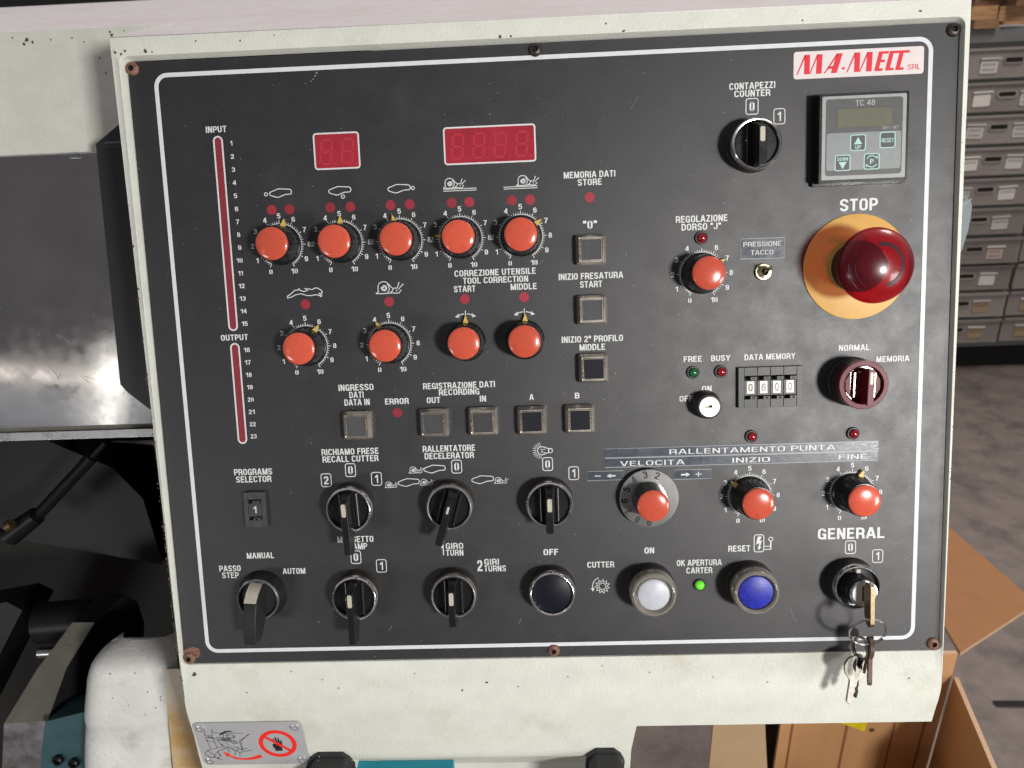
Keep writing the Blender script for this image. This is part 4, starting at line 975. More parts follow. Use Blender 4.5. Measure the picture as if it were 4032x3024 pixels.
tape([(116.6,59.0),(142.3,58.8),(142.2,70.7),(116.6,70.7)], [tx('PRESSIONE', 129.4, 67.4, 22.0, 2.7, 0.008), tx('TACCO', 129.3, 62.5, 13.0, 2.7, 0.008)], 'dark tape reading PRESSIONE TACCO')

# ---- key lock, toggle, thumbwheels
kl = empty('key_lock', console, (95.9, -27.0, 0)); kl['label'] = 'small round key lock between OFF and ON'
mb = MB(); mb.lathe([(8.6, 0.05), (8.6, 1.5), (8.1, 3.0), (7.4, 8.8), (6.9, 9.4), (6.0, 9.6)], 'dirty_collar', 40); mb.build('collar', kl)
mb = MB(); mb.lathe([(6.2, 9.5), (6.1, 10.6), (5.8, 10.9), (3.8, 10.9), (3.7, 10.3)], 'lock_face', 40); mb.lathe([(3.7, 10.4), (3.5, 10.7), (0, 10.7)], 'nickel', 32)
mb.flat([(-2.6, -0.3), (-0.4, -0.3), (-0.4, -0.5), (1.7, -0.5), (1.7, 1.2), (0.2, 1.2), (-0.4, 0.4), (-2.6, 0.4)], 10.8, 'hole_black'); mb.build('barrel', kl)
tg = empty('toggle_switch', console, (129.9, 51.0, 0)); tg['label'] = 'tiny metal toggle switch under the PRESSIONE TACCO tape'
mb = MB(); mb.lathe([(5.0, 0.05), (5.0, 1.2), (4.6, 1.7), (3.7, 1.7), (3.5, 2.6), (2.9, 2.7), (2.8, 4.4), (2.2, 4.5), (1.7, 3.0)], 'brass', 28); mb.disc(0, 0, 1.75, 3.0, 'hole_black', 16); mb.build('nut', tg)
mb = MB(); mb.tube([(0, 0, 2.8), (0.6, 0.9, 6), (1.3, 2.0, 10.5)], [0.9, 1.1, 1.25], 'brass', 12); mb.build('lever', tg)

def thumbwheel(x, y, w, h, digits, name_label, side):
    t = empty('thumbwheel_switch', console, (x, y, 0)); t['label'] = name_label
    b = MB(); z0, z1 = 0.1, 2.6
    cw = (w-2*side)/len(digits)
    b.box(-w/2, -w/2+side, -h/2, h/2, z0, z1, 'grey_plastic'); b.box(w/2-side, w/2, -h/2, h/2, z0, z1, 'grey_plastic')
    for k in range(len(digits)):
        x0 = -w/2+side+k*cw+0.12; x1 = x0+cw-0.24
        b.box(x0, x1, h*0.29, h/2, z0, z1-0.1, 'grey_plastic'); b.box(x0, x1, -h/2, -h*0.29, z0, z1-0.1, 'grey_plastic')
        b.box(x0, x1, -h*0.20, h*0.175, z0, z1-0.5, 'grey_plastic')
        b.box(x0, x1, h*0.175, h*0.29, z0, z0+0.3, 'hole_black'); b.box(x0, x1, -h*0.29, -h*0.20, z0, z0+0.3, 'hole_black')
    b.build('housing', t, bevel=0.2)
    for k, d in enumerate(digits):
        xc = -w/2+side+(k+0.5)*cw
        m = MB(); dark = len(digits) == 1
        m.flat([(xc-cw*0.28, -h*0.15), (xc+cw*0.28, -h*0.15), (xc+cw*0.28, h*0.15), (xc-cw*0.28, h*0.15)], z1-0.4, 'grey_plastic' if dark else 'ivory_card')
        text(m, d, xc, 0, cw*(0.22 if d == '1' else 0.34), h*0.19, z1-0.34, 'white_print' if dark else 'counter_face', 0.02)
        m.build('digit_wheel', t)
        for sgn in (1, -1):
            yy = h*0.235 if sgn > 0 else -h*0.245
            m = MB(); m.box(xc-cw*0.08, xc+cw*0.42, yy-1.1, yy+0.9, 0.3, 4.3, 'grey_plastic')
            if sgn > 0: m.flat([(xc+cw*0.05, yy-0.3), (xc+cw*0.29, yy-0.3), (xc+cw*0.29, yy+0.1), (xc+cw*0.05, yy+0.1)], 4.42, 'hole_black')
            else:
                m.flat([(xc+cw*0.05, yy-0.3), (xc+cw*0.29, yy-0.3), (xc+cw*0.29, yy+0.05), (xc+cw*0.05, yy+0.05)], 4.42, 'hole_black'); m.flat([(xc+cw*0.13, yy-0.8), (xc+cw*0.21, yy-0.8), (xc+cw*0.21, yy+0.6), (xc+cw*0.13, yy+0.6)], 4.42, 'hole_black')
            m.build('push_tab', t, bevel=0.15)
thumbwheel(134.0, -17.4, 38.0, 24.4, '0600', 'four wheel thumbwheel switch under DATA MEMORY', 3.4)
thumbwheel(-184.4, -84.6, 13.6, 22.6, '1', 'single thumbwheel switch showing 1 under PROGRAMS SELECTOR', 2.6)

# ---- faceplate screws
SCREWS = [(-236.6,182.6,'rust','rusty screw in the upper left corner'),(-0.4,182.4,'dark_screw','dark screw at the middle of the top edge'),(235.4,182.2,'dark_screw','dark screw in the upper right corner'),(-235.8,-182.6,'rust','rusty screw in the lower left corner'),(-0.4,-182.2,'rust','brown screw at the middle of the bottom edge'),(236.0,-182.4,'rust','rusty screw in the lower right corner')]
scm = {}
for k in ('rust', 'dark_screw'):
    m = MB(); m.lathe([(3.9, 0.05), (3.9, 0.5), (3.5, 1.3), (2.6, 2.0), (1.6, 2.2)], k, 32); m.lathe([(1.6, 2.2), (1.4, 1.0), (0, 1.0)], 'hole_black', 6); scm[k] = m.mesh('screw')
for x, y, k, lab in SCREWS:
    o = bpy.data.objects.new('screw', scm[k]); COL.objects.link(o); o.parent = console; o.location = (x*MM, y*MM, 0); o['label'] = lab
mb = MB(); mb.flat([(-239.5, -177.5), (-239.0, -186.0), (-228.5, -181.5), (-229.0, -176.5), (-233.5, -175.0)], 0.12, 'rust')
rp = mb.build('rust_patch', face)

# ---- key switch with its key
ks = empty('key_switch', console, (184.2, -140.3, 0)); ks['label'] = 'chrome ringed key switch under GENERAL'
mb = MB(); mb.lathe([(14.9, 0.05), (14.9, 1.2), (14.5, 1.8), (14.5, 9.0)], 'dirty_collar', 56); mb.build('collar', ks)
mb = MB(); mb.lathe([(14.4, 9.0), (14.0, 11.0), (13.4, 12.0), (12.8, 12.0), (12.3, 11.0), (12.2, 8.5)], 'chrome', 56); mb.lathe([(12.2, 9.0), (0, 9.0)], 'black_plastic', 40); mb.build('bezel', ks)
mb = MB(); mb.lathe([(9.0, 9.0), (8.9, 17.5), (8.5, 19.5), (8.2, 20.0)], 'black_plastic', 40); mb.lathe([(8.2, 20.0), (7.9, 20.6), (7.2, 20.8), (6.9, 20.2)], 'chrome', 40); mb.lathe([(6.9, 20.2), (6.6, 20.5), (0, 20.5)], 'alu', 40)
mb.flat([(-1.1, -4.6), (1.1, -4.6), (1.1, 4.6), (-1.1, 4.6)], 20.6, 'hole_black'); mb.box(-1.2, 1.2, 9.6, 11.8, 9.0, 12.4, 'marker_white'); mb.build('barrel', ks)

# ---- warning plate on the apron (apron frame: hangs straight down)
APR = PANEL @ Matrix.Translation((0, -0.2255, -0.0024)) @ Matrix.Rotation(TH, 4, 'X')
ap = PANEL.inverted() @ APR
wp = empty('warning_plate', console); wp.matrix_local = ap; wp['label'] = 'riveted aluminium plate with red no-hands sign and machine drawing'
def wpq(X, Y):   # plate sketch coordinates (zoom pixels) to apron mm
    u = X; v_ = Y
    # bilinear unwarp of the plate seen in the photo: corners (280,500) (1870,475) (1975,1080) (460,1105)
    best = (0.5, 0.5)
    for _ in range(25):
        a, b = best
        px = (1-b)*((1-a)*280+a*1870)+b*((1-a)*460+a*1975); py = (1-b)*((1-a)*500+a*475)+b*((1-a)*1105+a*1080)
        best = (a+(u-px)/1560, b+(v_-py)/605)
    a, b = best
    return (-240.0+a*72.5, -4.0-b*39.6)
mb = MB(); mb.prism(rrect(-203.7, -23.8, 72.6, 39.8, 4.0, 5), 0.25, 1.05, 'alu_print'); mb.build('plate', wp)
for px, py in ((-235.2, -8.4), (-172.0, -8.4), (-235.2, -39.2), (-172.0, -39.2)):
    m = MB(); m.lathe([(3.3, 1.05), (3.1, 1.7), (2.2, 2.3), (1.3, 2.3), (1.0, 1.7), (0, 1.6)], 'alu', 24, px, py); m.build('rivet', wp)
mb = MB(); ZW = 1.12
def SK(pts, w=0.35, closed=False): mb.stroke([wpq(*p) for p in pts], w, ZW, 'ink_black', closed)
for pts in ([(470,575),(462,660),(548,865)], [(572,578),(570,670),(640,845)], [(462,660),(570,675)], [(490,700),(600,715)], [(480,740),(600,765)], [(575,615),(690,640)], [(690,640),(1030,635)], [(970,745),(1125,645)], [(985,755),(1100,650)], [(970,745),(975,770),(1000,880)], [(990,760),(1015,875)],
            [(500,885),(760,825),(800,840),(640,905)], [(500,885),(470,920),(470,950),(585,1000),(610,960),(500,885)], [(610,960),(640,905),(690,965),(640,1010)], [(690,650),(740,655),(735,700)], [(770,660),(880,660),(910,685),(890,705),(770,690)], [(800,840),(880,880),(965,915),(1150,880)], [(890,890),(1080,855)], [(965,915),(975,970)], [(910,900),(895,960)], [(800,850),(815,915)], [(655,895),(690,975)], [(660,760),(720,820)], [(760,770),(880,870),(885,820)], [(600,720),(650,690),(700,700),(860,720)], [(640,750),(700,740),(850,760)], [(700,780),(740,830)], [(640,1005),(720,1025)], [(930,780),(970,775)]): SK(pts)
for (x, y, r) in ((890,765,38), (890,765,18), (795,672,14), (885,685,14), (935,850,20), (645,1000,14), (700,715,18), (655,725,16), (540,692,8), (515,690,8), (563,697,8)):
    c = wpq(x, y); mb.stroke(arc(c[0], c[1], r*0.047, 0, 340, 14), 0.35, ZW, 'ink_black', True)
for (x, y, r) in ((1005,875,12), (600,985,16), (705,805,10)):
    c = wpq(x, y); mb.disc(c[0], c[1], r*0.047, ZW, 'ink_black', 10)
for k in range(6): SK([(720+k*22, 705), (730+k*22, 750)], 0.7)
mb.flat([wpq(*p) for p in ((675,675),(690,640),(760,605),(830,600),(890,620),(820,618),(760,632),(715,655))][::-1], ZW, 'ink_black')
mb.build('drawing', wp)
mb = MB()
mb.flat([wpq(*p) for p in ((720,905),(835,940),(815,955),(920,990),(1040,1003),(1150,985),(1265,943),(1295,990),(1160,1022),(1040,1028),(900,1015),(810,972),(795,990))][::-1], ZW, 'sign_red')
cs = (-186.3, -24.0); mb.stroke(arc(cs[0], cs[1], 11.2, 0, 354, 60), 3.0, ZW+0.02, 'sign_red', True)
mb.stroke([(cs[0]-8.0, cs[1]+7.0), (cs[0]+8.0, cs[1]-7.0)], 2.2, ZW+0.06, 'sign_red')
mb.flat([(cs[0]+x_, cs[1]+y_) for x_, y_ in ((-2.6,-6.8),(2.2,-6.8),(2.3,-4.0),(3.2,-1.0),(3.0,3.2),(2.2,3.2),(1.9,0.6),(1.5,5.4),(0.6,5.4),(0.4,1.0),(-0.3,6.3),(-1.2,6.2),(-1.0,1.0),(-2.0,4.8),(-2.8,4.5),(-2.6,0.0),(-3.6,-0.5),(-3.6,-3.2),(-2.6,-4.6))], ZW+0.03, 'ink_black')
mb.build('prohibition_sign', wp)['label'] = 'red ring crossed over a black hand'

# ---- pull handle under the apron: two moulded lugs and a blue bar
ph = empty('pull_handle', console); ph.matrix_local = ap; ph['label'] = 'black moulded handle lugs in the recess under the apron'
def lug(x0, x1, flare):
    m = MB()
    m.prism([(x0-flare, -62), (x1, -62), (x1+1.0, -44), (x1-1.5, -38), (x1-6, -33.5), (x0+5, -33.5), (x0-1.5, -39), (x0-flare, -50)], 0.3, 3.0, 'rubber')
    m.prism([(x0, -120), (x1, -120), (x1, -42), (x1-3.0, -35.5), (x0+4, -35.0), (x0, -41)], 3.0, 24, 'rubber', 0.92)
    return m
lug(-166, -138, 6).build('lug', ph, bevel=1.6, seg=3); lug(20.5, 43.5, 2).build('lug', ph, bevel=1.6, seg=3)
mb = MB(); mb.box(-140, -72, -76, -58.0, -12, -4, 'teal_plastic'); mb.build('bar', ph, bevel=0.6)

# ================================================================== KEYS hanging from the key switch
def key_outline(bow, L, w):
    pts = arc(0, -bow, bow, 200, 340, 1)[:0]
    body = []
    for k in range(15):
        a = math.radians(-62+k*(304/14)); body.append((bow*math.sin(a+PI)*-1 if False else bow*math.cos(a+PI/2+0), 0))
    pts = [(bow*math.sin(math.radians(t)), -bow+bow*math.cos(math.radians(t))) for t in range(-150, 151, 20)]
    blade = [(w, -2*bow-0.5), (w, -2*bow-3), (w*0.55, -2*bow-4.5), (w*0.85, -2*bow-6.5), (w*0.45, -2*bow-8.5), (w*0.8, -2*bow-11), (w*0.4, -2*bow-13), (w*0.7, -L+3), (0.2, -L), (-w, -L+2.0), (-w, -2*bow-0.5)]
    return (pts+blade)[::-1]
def key_thing(label, base, rx, ry, rz, bow, L, w, mname, th=1.6):
    m = MB(); m.prism(key_outline(bow, L, w), -th/2, th/2, mname)
    mt = PANEL @ Matrix.Translation(Vector(base)*MM) @ Matrix.Rotation(math.radians(rz), 4, 'Z') @ Matrix.Rotation(math.radians(rx), 4, 'X') @ Matrix.Rotation(math.radians(ry), 4, 'Y')
    o = m.build('key', matrix=mt, bevel=0.25)
    return tag(o, label, 'key', 'keys on the console key ring')
# the key in the lock: its bow stands edge-on, the worn outer edge facing the camera
m = MB(); m.prism([(-4.2, 15.0), (4.2, 15.0), (4.2, 21.5), (7.5, 22.5), (8.6, 24.5), (8.8, 29.5), (8.0, 30.4), (-14.6, 31.2), (-17.4, 28.8), (-16.4, 25.0), (-12.0, 22.6), (-4.2, 21.8)], -1.15, 1.15, 'key_brass')
m.disc(-13.6, 26.4, 1.3, -1.2, 'marker_white', 12)
kin = m.build('key', matrix=PANEL @ Matrix.Translation((0.1848, -0.1402, 0)) @ Matrix(((0, 0, 1, 0), (1, 0, 0, 0), (0, 1, 0, 0), (0, 0, 0, 1))), bevel=0.3)
tag(kin, 'worn brass key standing in the key switch under GENERAL', 'key', 'keys on the console key ring')
# split ring
u = Vector((0.995, 0.03, 0.10)); w_ = Vector((0.02, -0.93, -0.36)).normalized()
ctr = Vector((185.4, -154.0, 26.5))+w_*9.6
m = MB()
m.tube([tuple(ctr+u*(10.3*math.cos(2*PI*k/48))+w_*(10.3*math.sin(2*PI*k/48))) for k in range(48)], 0.62, 'ring_steel', 8, closed=True)
m.tube([tuple(ctr+u*(10.3*math.cos(2*PI*k/48))+w_*(10.3*math.sin(2*PI*k/48))+Vector((0, 0.3, 1.2))) for k in range(4, 34)], 0.6, 'ring_steel', 8)
rg = m.build('key_ring', matrix=PANEL); tag(rg, 'large steel split ring hanging from the key in the switch', 'key ring')
# small ring carrying the steel keys
u2 = Vector((0.42, 0.10, 0.90)).normalized(); g2 = Vector((0.06, -0.97, -0.22)).normalized()
c2 = Vector((185.0, -177.6, 14.5)); m = MB()
for dzz in (0, 1.3):
    m.tube([tuple(c2+u2*(5.6*math.cos(2*PI*k/36))+g2*(8.0*math.sin(2*PI*k/36))+Vector((dzz, 0, 0))) for k in range(36)], 0.6, 'ring_steel', 8, closed=True)
rg2 = m.build('key_ring', matrix=PANEL); tag(rg2, 'small double steel ring hanging on the left of the large split ring', 'key ring')
key_thing('nickel key hanging lowest, its round bow facing the camera', (183.8, -183.0, 13.0), -12, 10, -13, 7.2, 29.5, 2.4, 'key_steel')
key_thing('thin steel key half hidden behind the lowest key', (186.2, -183.0, 10.5), -12, 40, -9, 6.0, 26.5, 2.0, 'key_steel')
key_thing('flat brown key seen edge-on at the right of the bunch', (189.6, -168.6, 17.5), -14, 80, -6, 6.2, 28.5, 2.0, 'key_brown', 2.2)
key_thing('dark brown key tucked behind the edge-on key', (192.8, -170.5, 13.0), -10, 55, -16, 5.2, 22, 1.9, 'key_brown')

# ================================================================== THE MILLING MACHINE at the left
mach = empty('milling_machine', matrix=PANEL)
tag(mach, 'cream shoe-sole milling machine with metal guard and dark open interior left of the console', 'machine')
def top(zz): return 199.6+0.42*(4.0-zz)
mb = MB()
mb.add([(-1100, top(-80), -80), (-246.8, top(-80), -80), (-246.8, top(-560), -560), (-1100, top(-560), -560)], [(0, 1, 2, 3)], 'cream_paint_pinklit')
mb.add([(-1100, top(-80), -80), (-246.8, top(-80), -80), (-200, top(-80)-4, -80.2), (-200, 153.0, -80), (-1100, 153.0, -80)], [(0, 4, 3, 2, 1)], 'cream_paint')
mb.add([(-1100, 153, -80), (-200, 153, -80), (-200, 153, -92), (-1100, 153, -92)], [(0, 1, 2, 3)], 'cream_paint')
mb.build('hood', mach, bevel=1.2, seg=3)
mb = MB(); R_ = random.Random(5)
for (x, y, r) in ((-350, 229, 1.6), (-352, 226.5, 1.2), (-346, 227.5, 1.0), (-333, 228.6, .8), (-318, 229, .7), (-290, 229.5, 1.3), (-291, 231.5, .9), (-281, 232.2, .6), (-360, 231, .7), (-310, 226, .6), (-300, 215, .6), (-297, 205, .7)):
    n_ = 7; mb.flat([(x+r*R_.uniform(.5, 1.2)*math.cos(2*PI*k/n_), y+r*R_.uniform(.5, 1.2)*math.sin(2*PI*k/n_)) for k in range(n_)], -79.7, 'bare_metal_chip')
mb.build('paint_chips', mach)
mb = MB(); mb.add([(-1100, 153, -83), (-205, 153, -83), (-205, -41.8, -83), (-1100, -41.8, -83)], [(0, 3, 2, 1)], 'sheet_metal'); mb.add([(-1100, -41.8, -83), (-205, -41.8, -83), (-205, -41.8, -88), (-1100, -41.8, -88)], [(0, 3, 2, 1)], 'dark_steel')
mb.box(-330.0, -323.0, 149.5, 152.0, -83.0, -81.5, 'strip_metal')
for k in range(22):
    x = R_.uniform(-420, -270); y = R_.uniform(-38, 60); a = R_.uniform(-1.2, -0.3) if R_.random() < .6 else R_.uniform(0.6, 1.3); l = R_.uniform(3, 14)
    mb.stroke([(x, y), (x+l*0.5*math.cos(a)+0.5, y+l*0.5*math.sin(a)), (x+l*math.cos(a), y+l*math.sin(a))], R_.uniform(0.15, 0.35), -82.9, 'strip_metal')
mb.build('guard', mach)
mb = MB(); mb.box(-1100, -205, -45.6, -41.8, -89, -86, 'olive_arm'); mb.box(-1100, -205, -51.8, -45.6, -88, -82.5, 'strip_metal'); mb.build('guard_rail', mach, bevel=0.3)
# black moulded guard grip showing behind the console edge
mb = MB()
mb.prism([(-293.0, 152.0), (-293.0, -9.0), (-288.0, -15.0), (-274.0, -27.0), (-225, -27), (-225, 178), (-258, 176), (-276, 164)], -82, -52, 'grip_black')
mb.box(-268.0, -225, -12, 110, -52, -48, 'grip_black')
mb.tube([(-288, 151, -53), (-240, 151, -51)], 2.4, 'grip_black', 10); mb.tube([(-288, 153, -56), (-258, 173, -64)], 2.8, 'grip_black', 10)
mb.build('grip', mach, bevel=2.2, seg=3)
# interior walls coloured near black to carry the cavity's shade
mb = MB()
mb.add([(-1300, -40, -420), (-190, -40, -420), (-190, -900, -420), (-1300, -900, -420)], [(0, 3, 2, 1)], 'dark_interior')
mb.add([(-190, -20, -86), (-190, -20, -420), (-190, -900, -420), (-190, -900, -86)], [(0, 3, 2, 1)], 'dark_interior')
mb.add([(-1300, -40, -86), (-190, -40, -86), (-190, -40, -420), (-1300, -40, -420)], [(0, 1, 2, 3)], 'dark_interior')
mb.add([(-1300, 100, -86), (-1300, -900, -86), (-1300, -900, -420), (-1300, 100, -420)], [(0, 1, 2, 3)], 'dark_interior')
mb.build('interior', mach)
mb = MB(); mb.prism([(-452, -95), (-405, -100), (-400, -125), (-395, -126), (-300, -128), (-300, -95)], -330, -300, 'olive_arm'); mb.build('inner_ledge', mach, bevel=1)
mb = MB(); mb.tube([(-435, -98, -240), (-505, -158, -255)], 6.0, 'dark_steel', 14); mb.tube([(-418, -84, -236), (-436, -99, -240)], 3.2, 'dark_steel', 10); mb.build('tie_rod', mach)
mb = MB(); mb.tube([(-505, -158, -252), (-535, -178, -252)], [9, 11], 'dark_steel', 14); mb.tube([(-521, -162, -239), (-527, -165, -239)], 5, 'dull_brass', 14); mb.tube([(-552, -200, -240), (-570, -188, -240)], 7, 'dull_brass', 14); mb.build('rod_joint', mach)
mb = MB(); mb.prism([(-620, -60), (-470, -130), (-440, -165), (-425, -240), (-620, -200)], -400, -330, 'gearbox_dark'); mb.build('gearbox', mach, bevel=6, seg=3)
# swinging arm: light top face, dark flank
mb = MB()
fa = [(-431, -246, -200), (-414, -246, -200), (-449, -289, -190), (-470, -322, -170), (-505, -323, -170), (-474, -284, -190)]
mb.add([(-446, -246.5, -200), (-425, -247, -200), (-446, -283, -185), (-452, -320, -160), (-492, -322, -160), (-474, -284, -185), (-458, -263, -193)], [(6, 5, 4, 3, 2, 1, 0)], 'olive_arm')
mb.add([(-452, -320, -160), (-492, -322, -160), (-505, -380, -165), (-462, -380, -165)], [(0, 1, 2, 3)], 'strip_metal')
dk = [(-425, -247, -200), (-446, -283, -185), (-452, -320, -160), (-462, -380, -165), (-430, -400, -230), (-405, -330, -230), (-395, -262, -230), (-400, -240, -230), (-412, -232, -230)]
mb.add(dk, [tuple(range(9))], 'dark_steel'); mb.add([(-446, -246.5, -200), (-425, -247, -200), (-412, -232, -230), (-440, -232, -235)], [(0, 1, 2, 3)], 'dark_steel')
mb.build('swing_arm', mach)
mb = MB(); mb.tube([(-484, -278, -205), (-455, -277, -205)], 5.5, 'strip_metal', 16); mb.tube([(-500, -262, -235), (-440, -258, -235)], 20, 'dark_steel', 24); mb.build('spindle', mach)
mb = MB(); mb.prism([(-600, -255), (-545, -246), (-530, -255), (-620, -400), (-680, -400)], -300, -250, 'dark_steel'); mb.build('lower_arm', mach, bevel=4)
mb = MB(); mb.prism([(-447, -315), (-405, -305), (-398, -380), (-470, -420)], -215, -150, 'teal_paint')
for x, y in ((-438, -350), (-424, -353)):
    mb.lathe([(4.5, -150), (4.5, -146), (3.2, -145), (2.6, -145), (2.4, -149), (0, -149)], 'dark_steel', 20, x, y)
mb.build('bracket', mach, bevel=0.5)
# white moulded cover low down, and the stained column beside it
mb = MB()
def ipol(tab, y):
    for (y0, x0), (y1, x1) in zip(tab, tab[1:]):
        if y1 <= y <= y0: return x0+(x1-x0)*(y0-y)/(y0-y1)
    return tab[-1][1]
LT = [(-237.0, -372), (-239, -377), (-243, -381.5), (-250, -386), (-262, -391.5), (-300, -399), (-350, -406), (-480, -408)]
RT = [(-237.0, -325), (-239, -320), (-243, -316.5), (-250, -314.2), (-262, -313.5), (-300, -318), (-350, -323), (-480, -326)]
ys = [-237.0, -238.2, -240, -243, -247, -252, -258, -266, -276, -288, -299, -303, -307, -320, -340, -370, -420, -480]
NU = 22; vv = []
for y in ys:
    xl, xr = ipol(LT, y), ipol(RT, y)
    for k in range(NU+1):
        t_ = -1+2*k/NU
        top_ = 26*max(0.0, 1-(-237-y)/16.0)**2.2
        h = -116-11*abs(t_)**6-4.0*t_*t_-top_-(3.0 if y < -303 else 0)-1.6*math.exp(-((y+303)/4.0)**2)
        vv.append((xl+(xr-xl)*(t_+1)/2, y, h))
vv2 = [(x, y, -146) for x, y, h in vv if True]
n_ = NU+1; m2 = len(ys)
mb.add(vv, [(j*n_+k, (j+1)*n_+k, (j+1)*n_+k+1, j*n_+k+1) for j in range(m2-1) for k in range(NU)], 'white_paint')
edge = [j*n_ for j in range(m2-1, -1, -1)]+[k for k in range(1, n_)]+[j*n_+NU for j in range(1, m2)]
mb.add([vv[i] for i in edge]+[(vv[i][0], vv[i][1], -146) for i in edge], [(i, i+1, len(edge)+i+1, len(edge)+i) for i in range(len(edge)-1)], 'white_paint')
mb.build('cover', mach, sharp=50)
mb = MB(); mb.add([(-322, -254, -123), (-215, -254, -123), (-215, -600, -123), (-322, -600, -123)], [(0, 3, 2, 1)], 'stained_paint'); mb.build('column', mach)
mb = MB(); mb.box(-1100, -240, 340, 480, -720, -640, 'black_matt'); mb.build('back_box', mach)
for x, y, z in ((-450, -70, -418), (-330, -75, -418)):
    m_ = MB(); m_.lathe([(5.0, 0), (5.0, 3.4), (4.4, 3.8), (2.4, 3.8), (2.2, 1.6), (0, 1.6)], 'dark_steel', 16); m_.build('bolt', mach, (x, y, z))

# ================================================================== SURROUNDINGS (world metres)
def wobj(mb, name, parent=None, bevel=0.0, seg=2, sharp=35):
    return mb.build(name, parent, unit=1.0, bevel=bevel, seg=seg, sharp=sharp)
mb = MB(); mb.add([(-8, -8, 0), (8, -8, 0), (8, 8, 0), (-8, 8, 0)], [(0, 1, 2, 3)], 'concrete')
fl = wobj(mb, 'floor'); tag(fl, 'grey brown concrete workshop floor', 'floor', kind='structure')
mb = MB(); mb.add([(0.9, 0.700, 0.004), (2.5, 0.660, 0.004), (2.5, 0.674, 0.004), (0.9, 0.714, 0.004)], [(0, 1, 2, 3)], 'hole_black')
js = wobj(mb, 'floor_joint'); tag(js, 'dark joint line in the concrete floor', 'floor joint', kind='structure')

cab = bpy.data.objects.new('drawer_cabinet', None); COL.objects.link(cab); cab.location = (1.75, 2.3, 0)
tag(cab, 'grey steel cabinet of small labelled drawers standing on the floor behind the console', 'cabinet')
X0, X1 = -0.66, 0.70
mb = MB(); mb.box(X0, X1, 0.012, 0.45, 0.10, 1.225, 'cabinet_grey'); mb.box(X0, X1, -0.006, 0.012, 1.182, 1.225, 'cabinet_grey'); mb.box(X0+.02, X1-.02, 0.05, 0.43, 0.0, 0.10, 'hole_black')
wobj(mb, 'frame', cab, 0.003)
DW, DP = 0.318, 0.1048
dm = MB(); dm.box(-DW/2, DW/2, -0.012, 0.012, 0.006, DP-0.012, 'drawer_grey'); dm.box(-DW/2, DW/2, -0.020, -0.008, DP-0.016, DP-0.008, 'drawer_grey'); dm.box(-DW/2, DW/2, -0.016, -0.008, 0.004, 0.012, 'drawer_grey')
DME = dm.mesh('drawer', 1.0)
hm = MB(); hm.stroke([(p[0], p[1]) for p in rrect(0, 0, 0.062, 0.020, 0.0095, 6)], 0.006, 0.0035, 'drawer_grey', True); hm.flat(rrect(0, 0, 0.060, 0.018, 0.0085, 6), 0.0012, 'hole_black')
HME = hm.mesh('handle_slot', 1.0)
def card_mesh(m_, ink):
    c = MB(); c.prism(rrect(0, 0, 0.056, 0.038, 0.004, 3), 0.0, 0.002, m_); c.box(-0.032, 0.032, 0.024, 0.029, 0.0, 0.006, 'card_white')
    Rr = random.Random(11+len(MATS)+ink)
    for row in (0.008, -0.008)[:ink]:
        x = -0.02
        while x < 0.018:
            w = Rr.uniform(0.003, 0.008); c.stroke([(x, row-0.004), (x+w*0.4, row+0.004), (x+w, row-0.003)], 0.0014, 0.0026, 'ink_black'); x += w+0.003
    return c.mesh('label_card', 1.0)
CARDS = [card_mesh('card_white', 2), card_mesh('card_white', 1), card_mesh('card_white', 0), card_mesh('card_pink', 2), card_mesh('card_tan', 1)]
RX = Matrix.Rotation(math.radians(90), 4, 'X')
for cidx, xc in enumerate((-0.494, -0.165, 0.165, 0.494)):
    for r in range(10):
        d = bpy.data.objects.new('drawer', DME); COL.objects.link(d); d.parent = cab
        pull = 0.0
        pull = random.choice((0, 0, 0.003, 0.006)) if not (cidx == 1 and r == 3) else 0.014
        d.location = (xc, -pull, 0.128+DP*r)
        h = bpy.data.objects.new('handle_slot', HME); COL.objects.link(h); h.parent = d
        h.matrix_local = Matrix.Translation((-0.005, -0.0125, 0.058)) @ RX
        for sx in (-0.082, 0.072):
            k = (0 if r > 6 else 1 if r > 3 else 3 if r == 3 else 2 if r == 2 else 4)
            if sx < 0 and r in (8,): k = 2
            c = bpy.data.objects.new('label_card', CARDS[k]); COL.objects.link(c); c.parent = d
            c.matrix_local = Matrix.Translation((sx+random.uniform(-0.003, 0.003), -0.0128, 0.040+random.uniform(-0.002, 0.002))) @ Matrix.Rotation(random.uniform(-0.035, 0.035), 4, 'Y') @ RX

# wooden blanks on top of the cabinet
WB = [ # x, y, z, lx, ly, lz, rz, mat, label
 (1.465, 2.36, 1.226, 0.085, 0.16, 0.026, 3, 'wood', 'short light wooden block lying at the bottom of the pile, nearest the console'),
 (1.462, 2.37, 1.2525, 0.090, 0.16, 0.040, -2, 'wood', 'thick wooden block on the short light block'),
 (1.575, 2.36, 1.234, 0.120, 0.14, 0.010, 6, 'wood', 'thin wooden slat lying flat at the bottom right of the pile'),
 (1.585, 2.38, 1.2445, 0.140, 0.16, 0.044, -3, 'wood', 'long orange wooden block on the thin slat'),
 (1.478, 2.40, 1.2930, 0.120, 0.16, 0.030, 10, 'wood_dark', 'dark wooden block in the upper layer of the pile'),
 (1.560, 2.34, 1.2890, 0.080, 0.14, 0.016, 14, 'wood_dark', 'dark curved wooden sole blank under the top board'),
 (1.520, 2.37, 1.3235, 0.130, 0.15, 0.030, -8, 'wood', 'pale wooden board topmost on the pile'),
 (1.640, 2.40, 1.2890, 0.070, 0.15, 0.060, 0, 'wood', 'upright grained wooden block at the right end of the pile')]
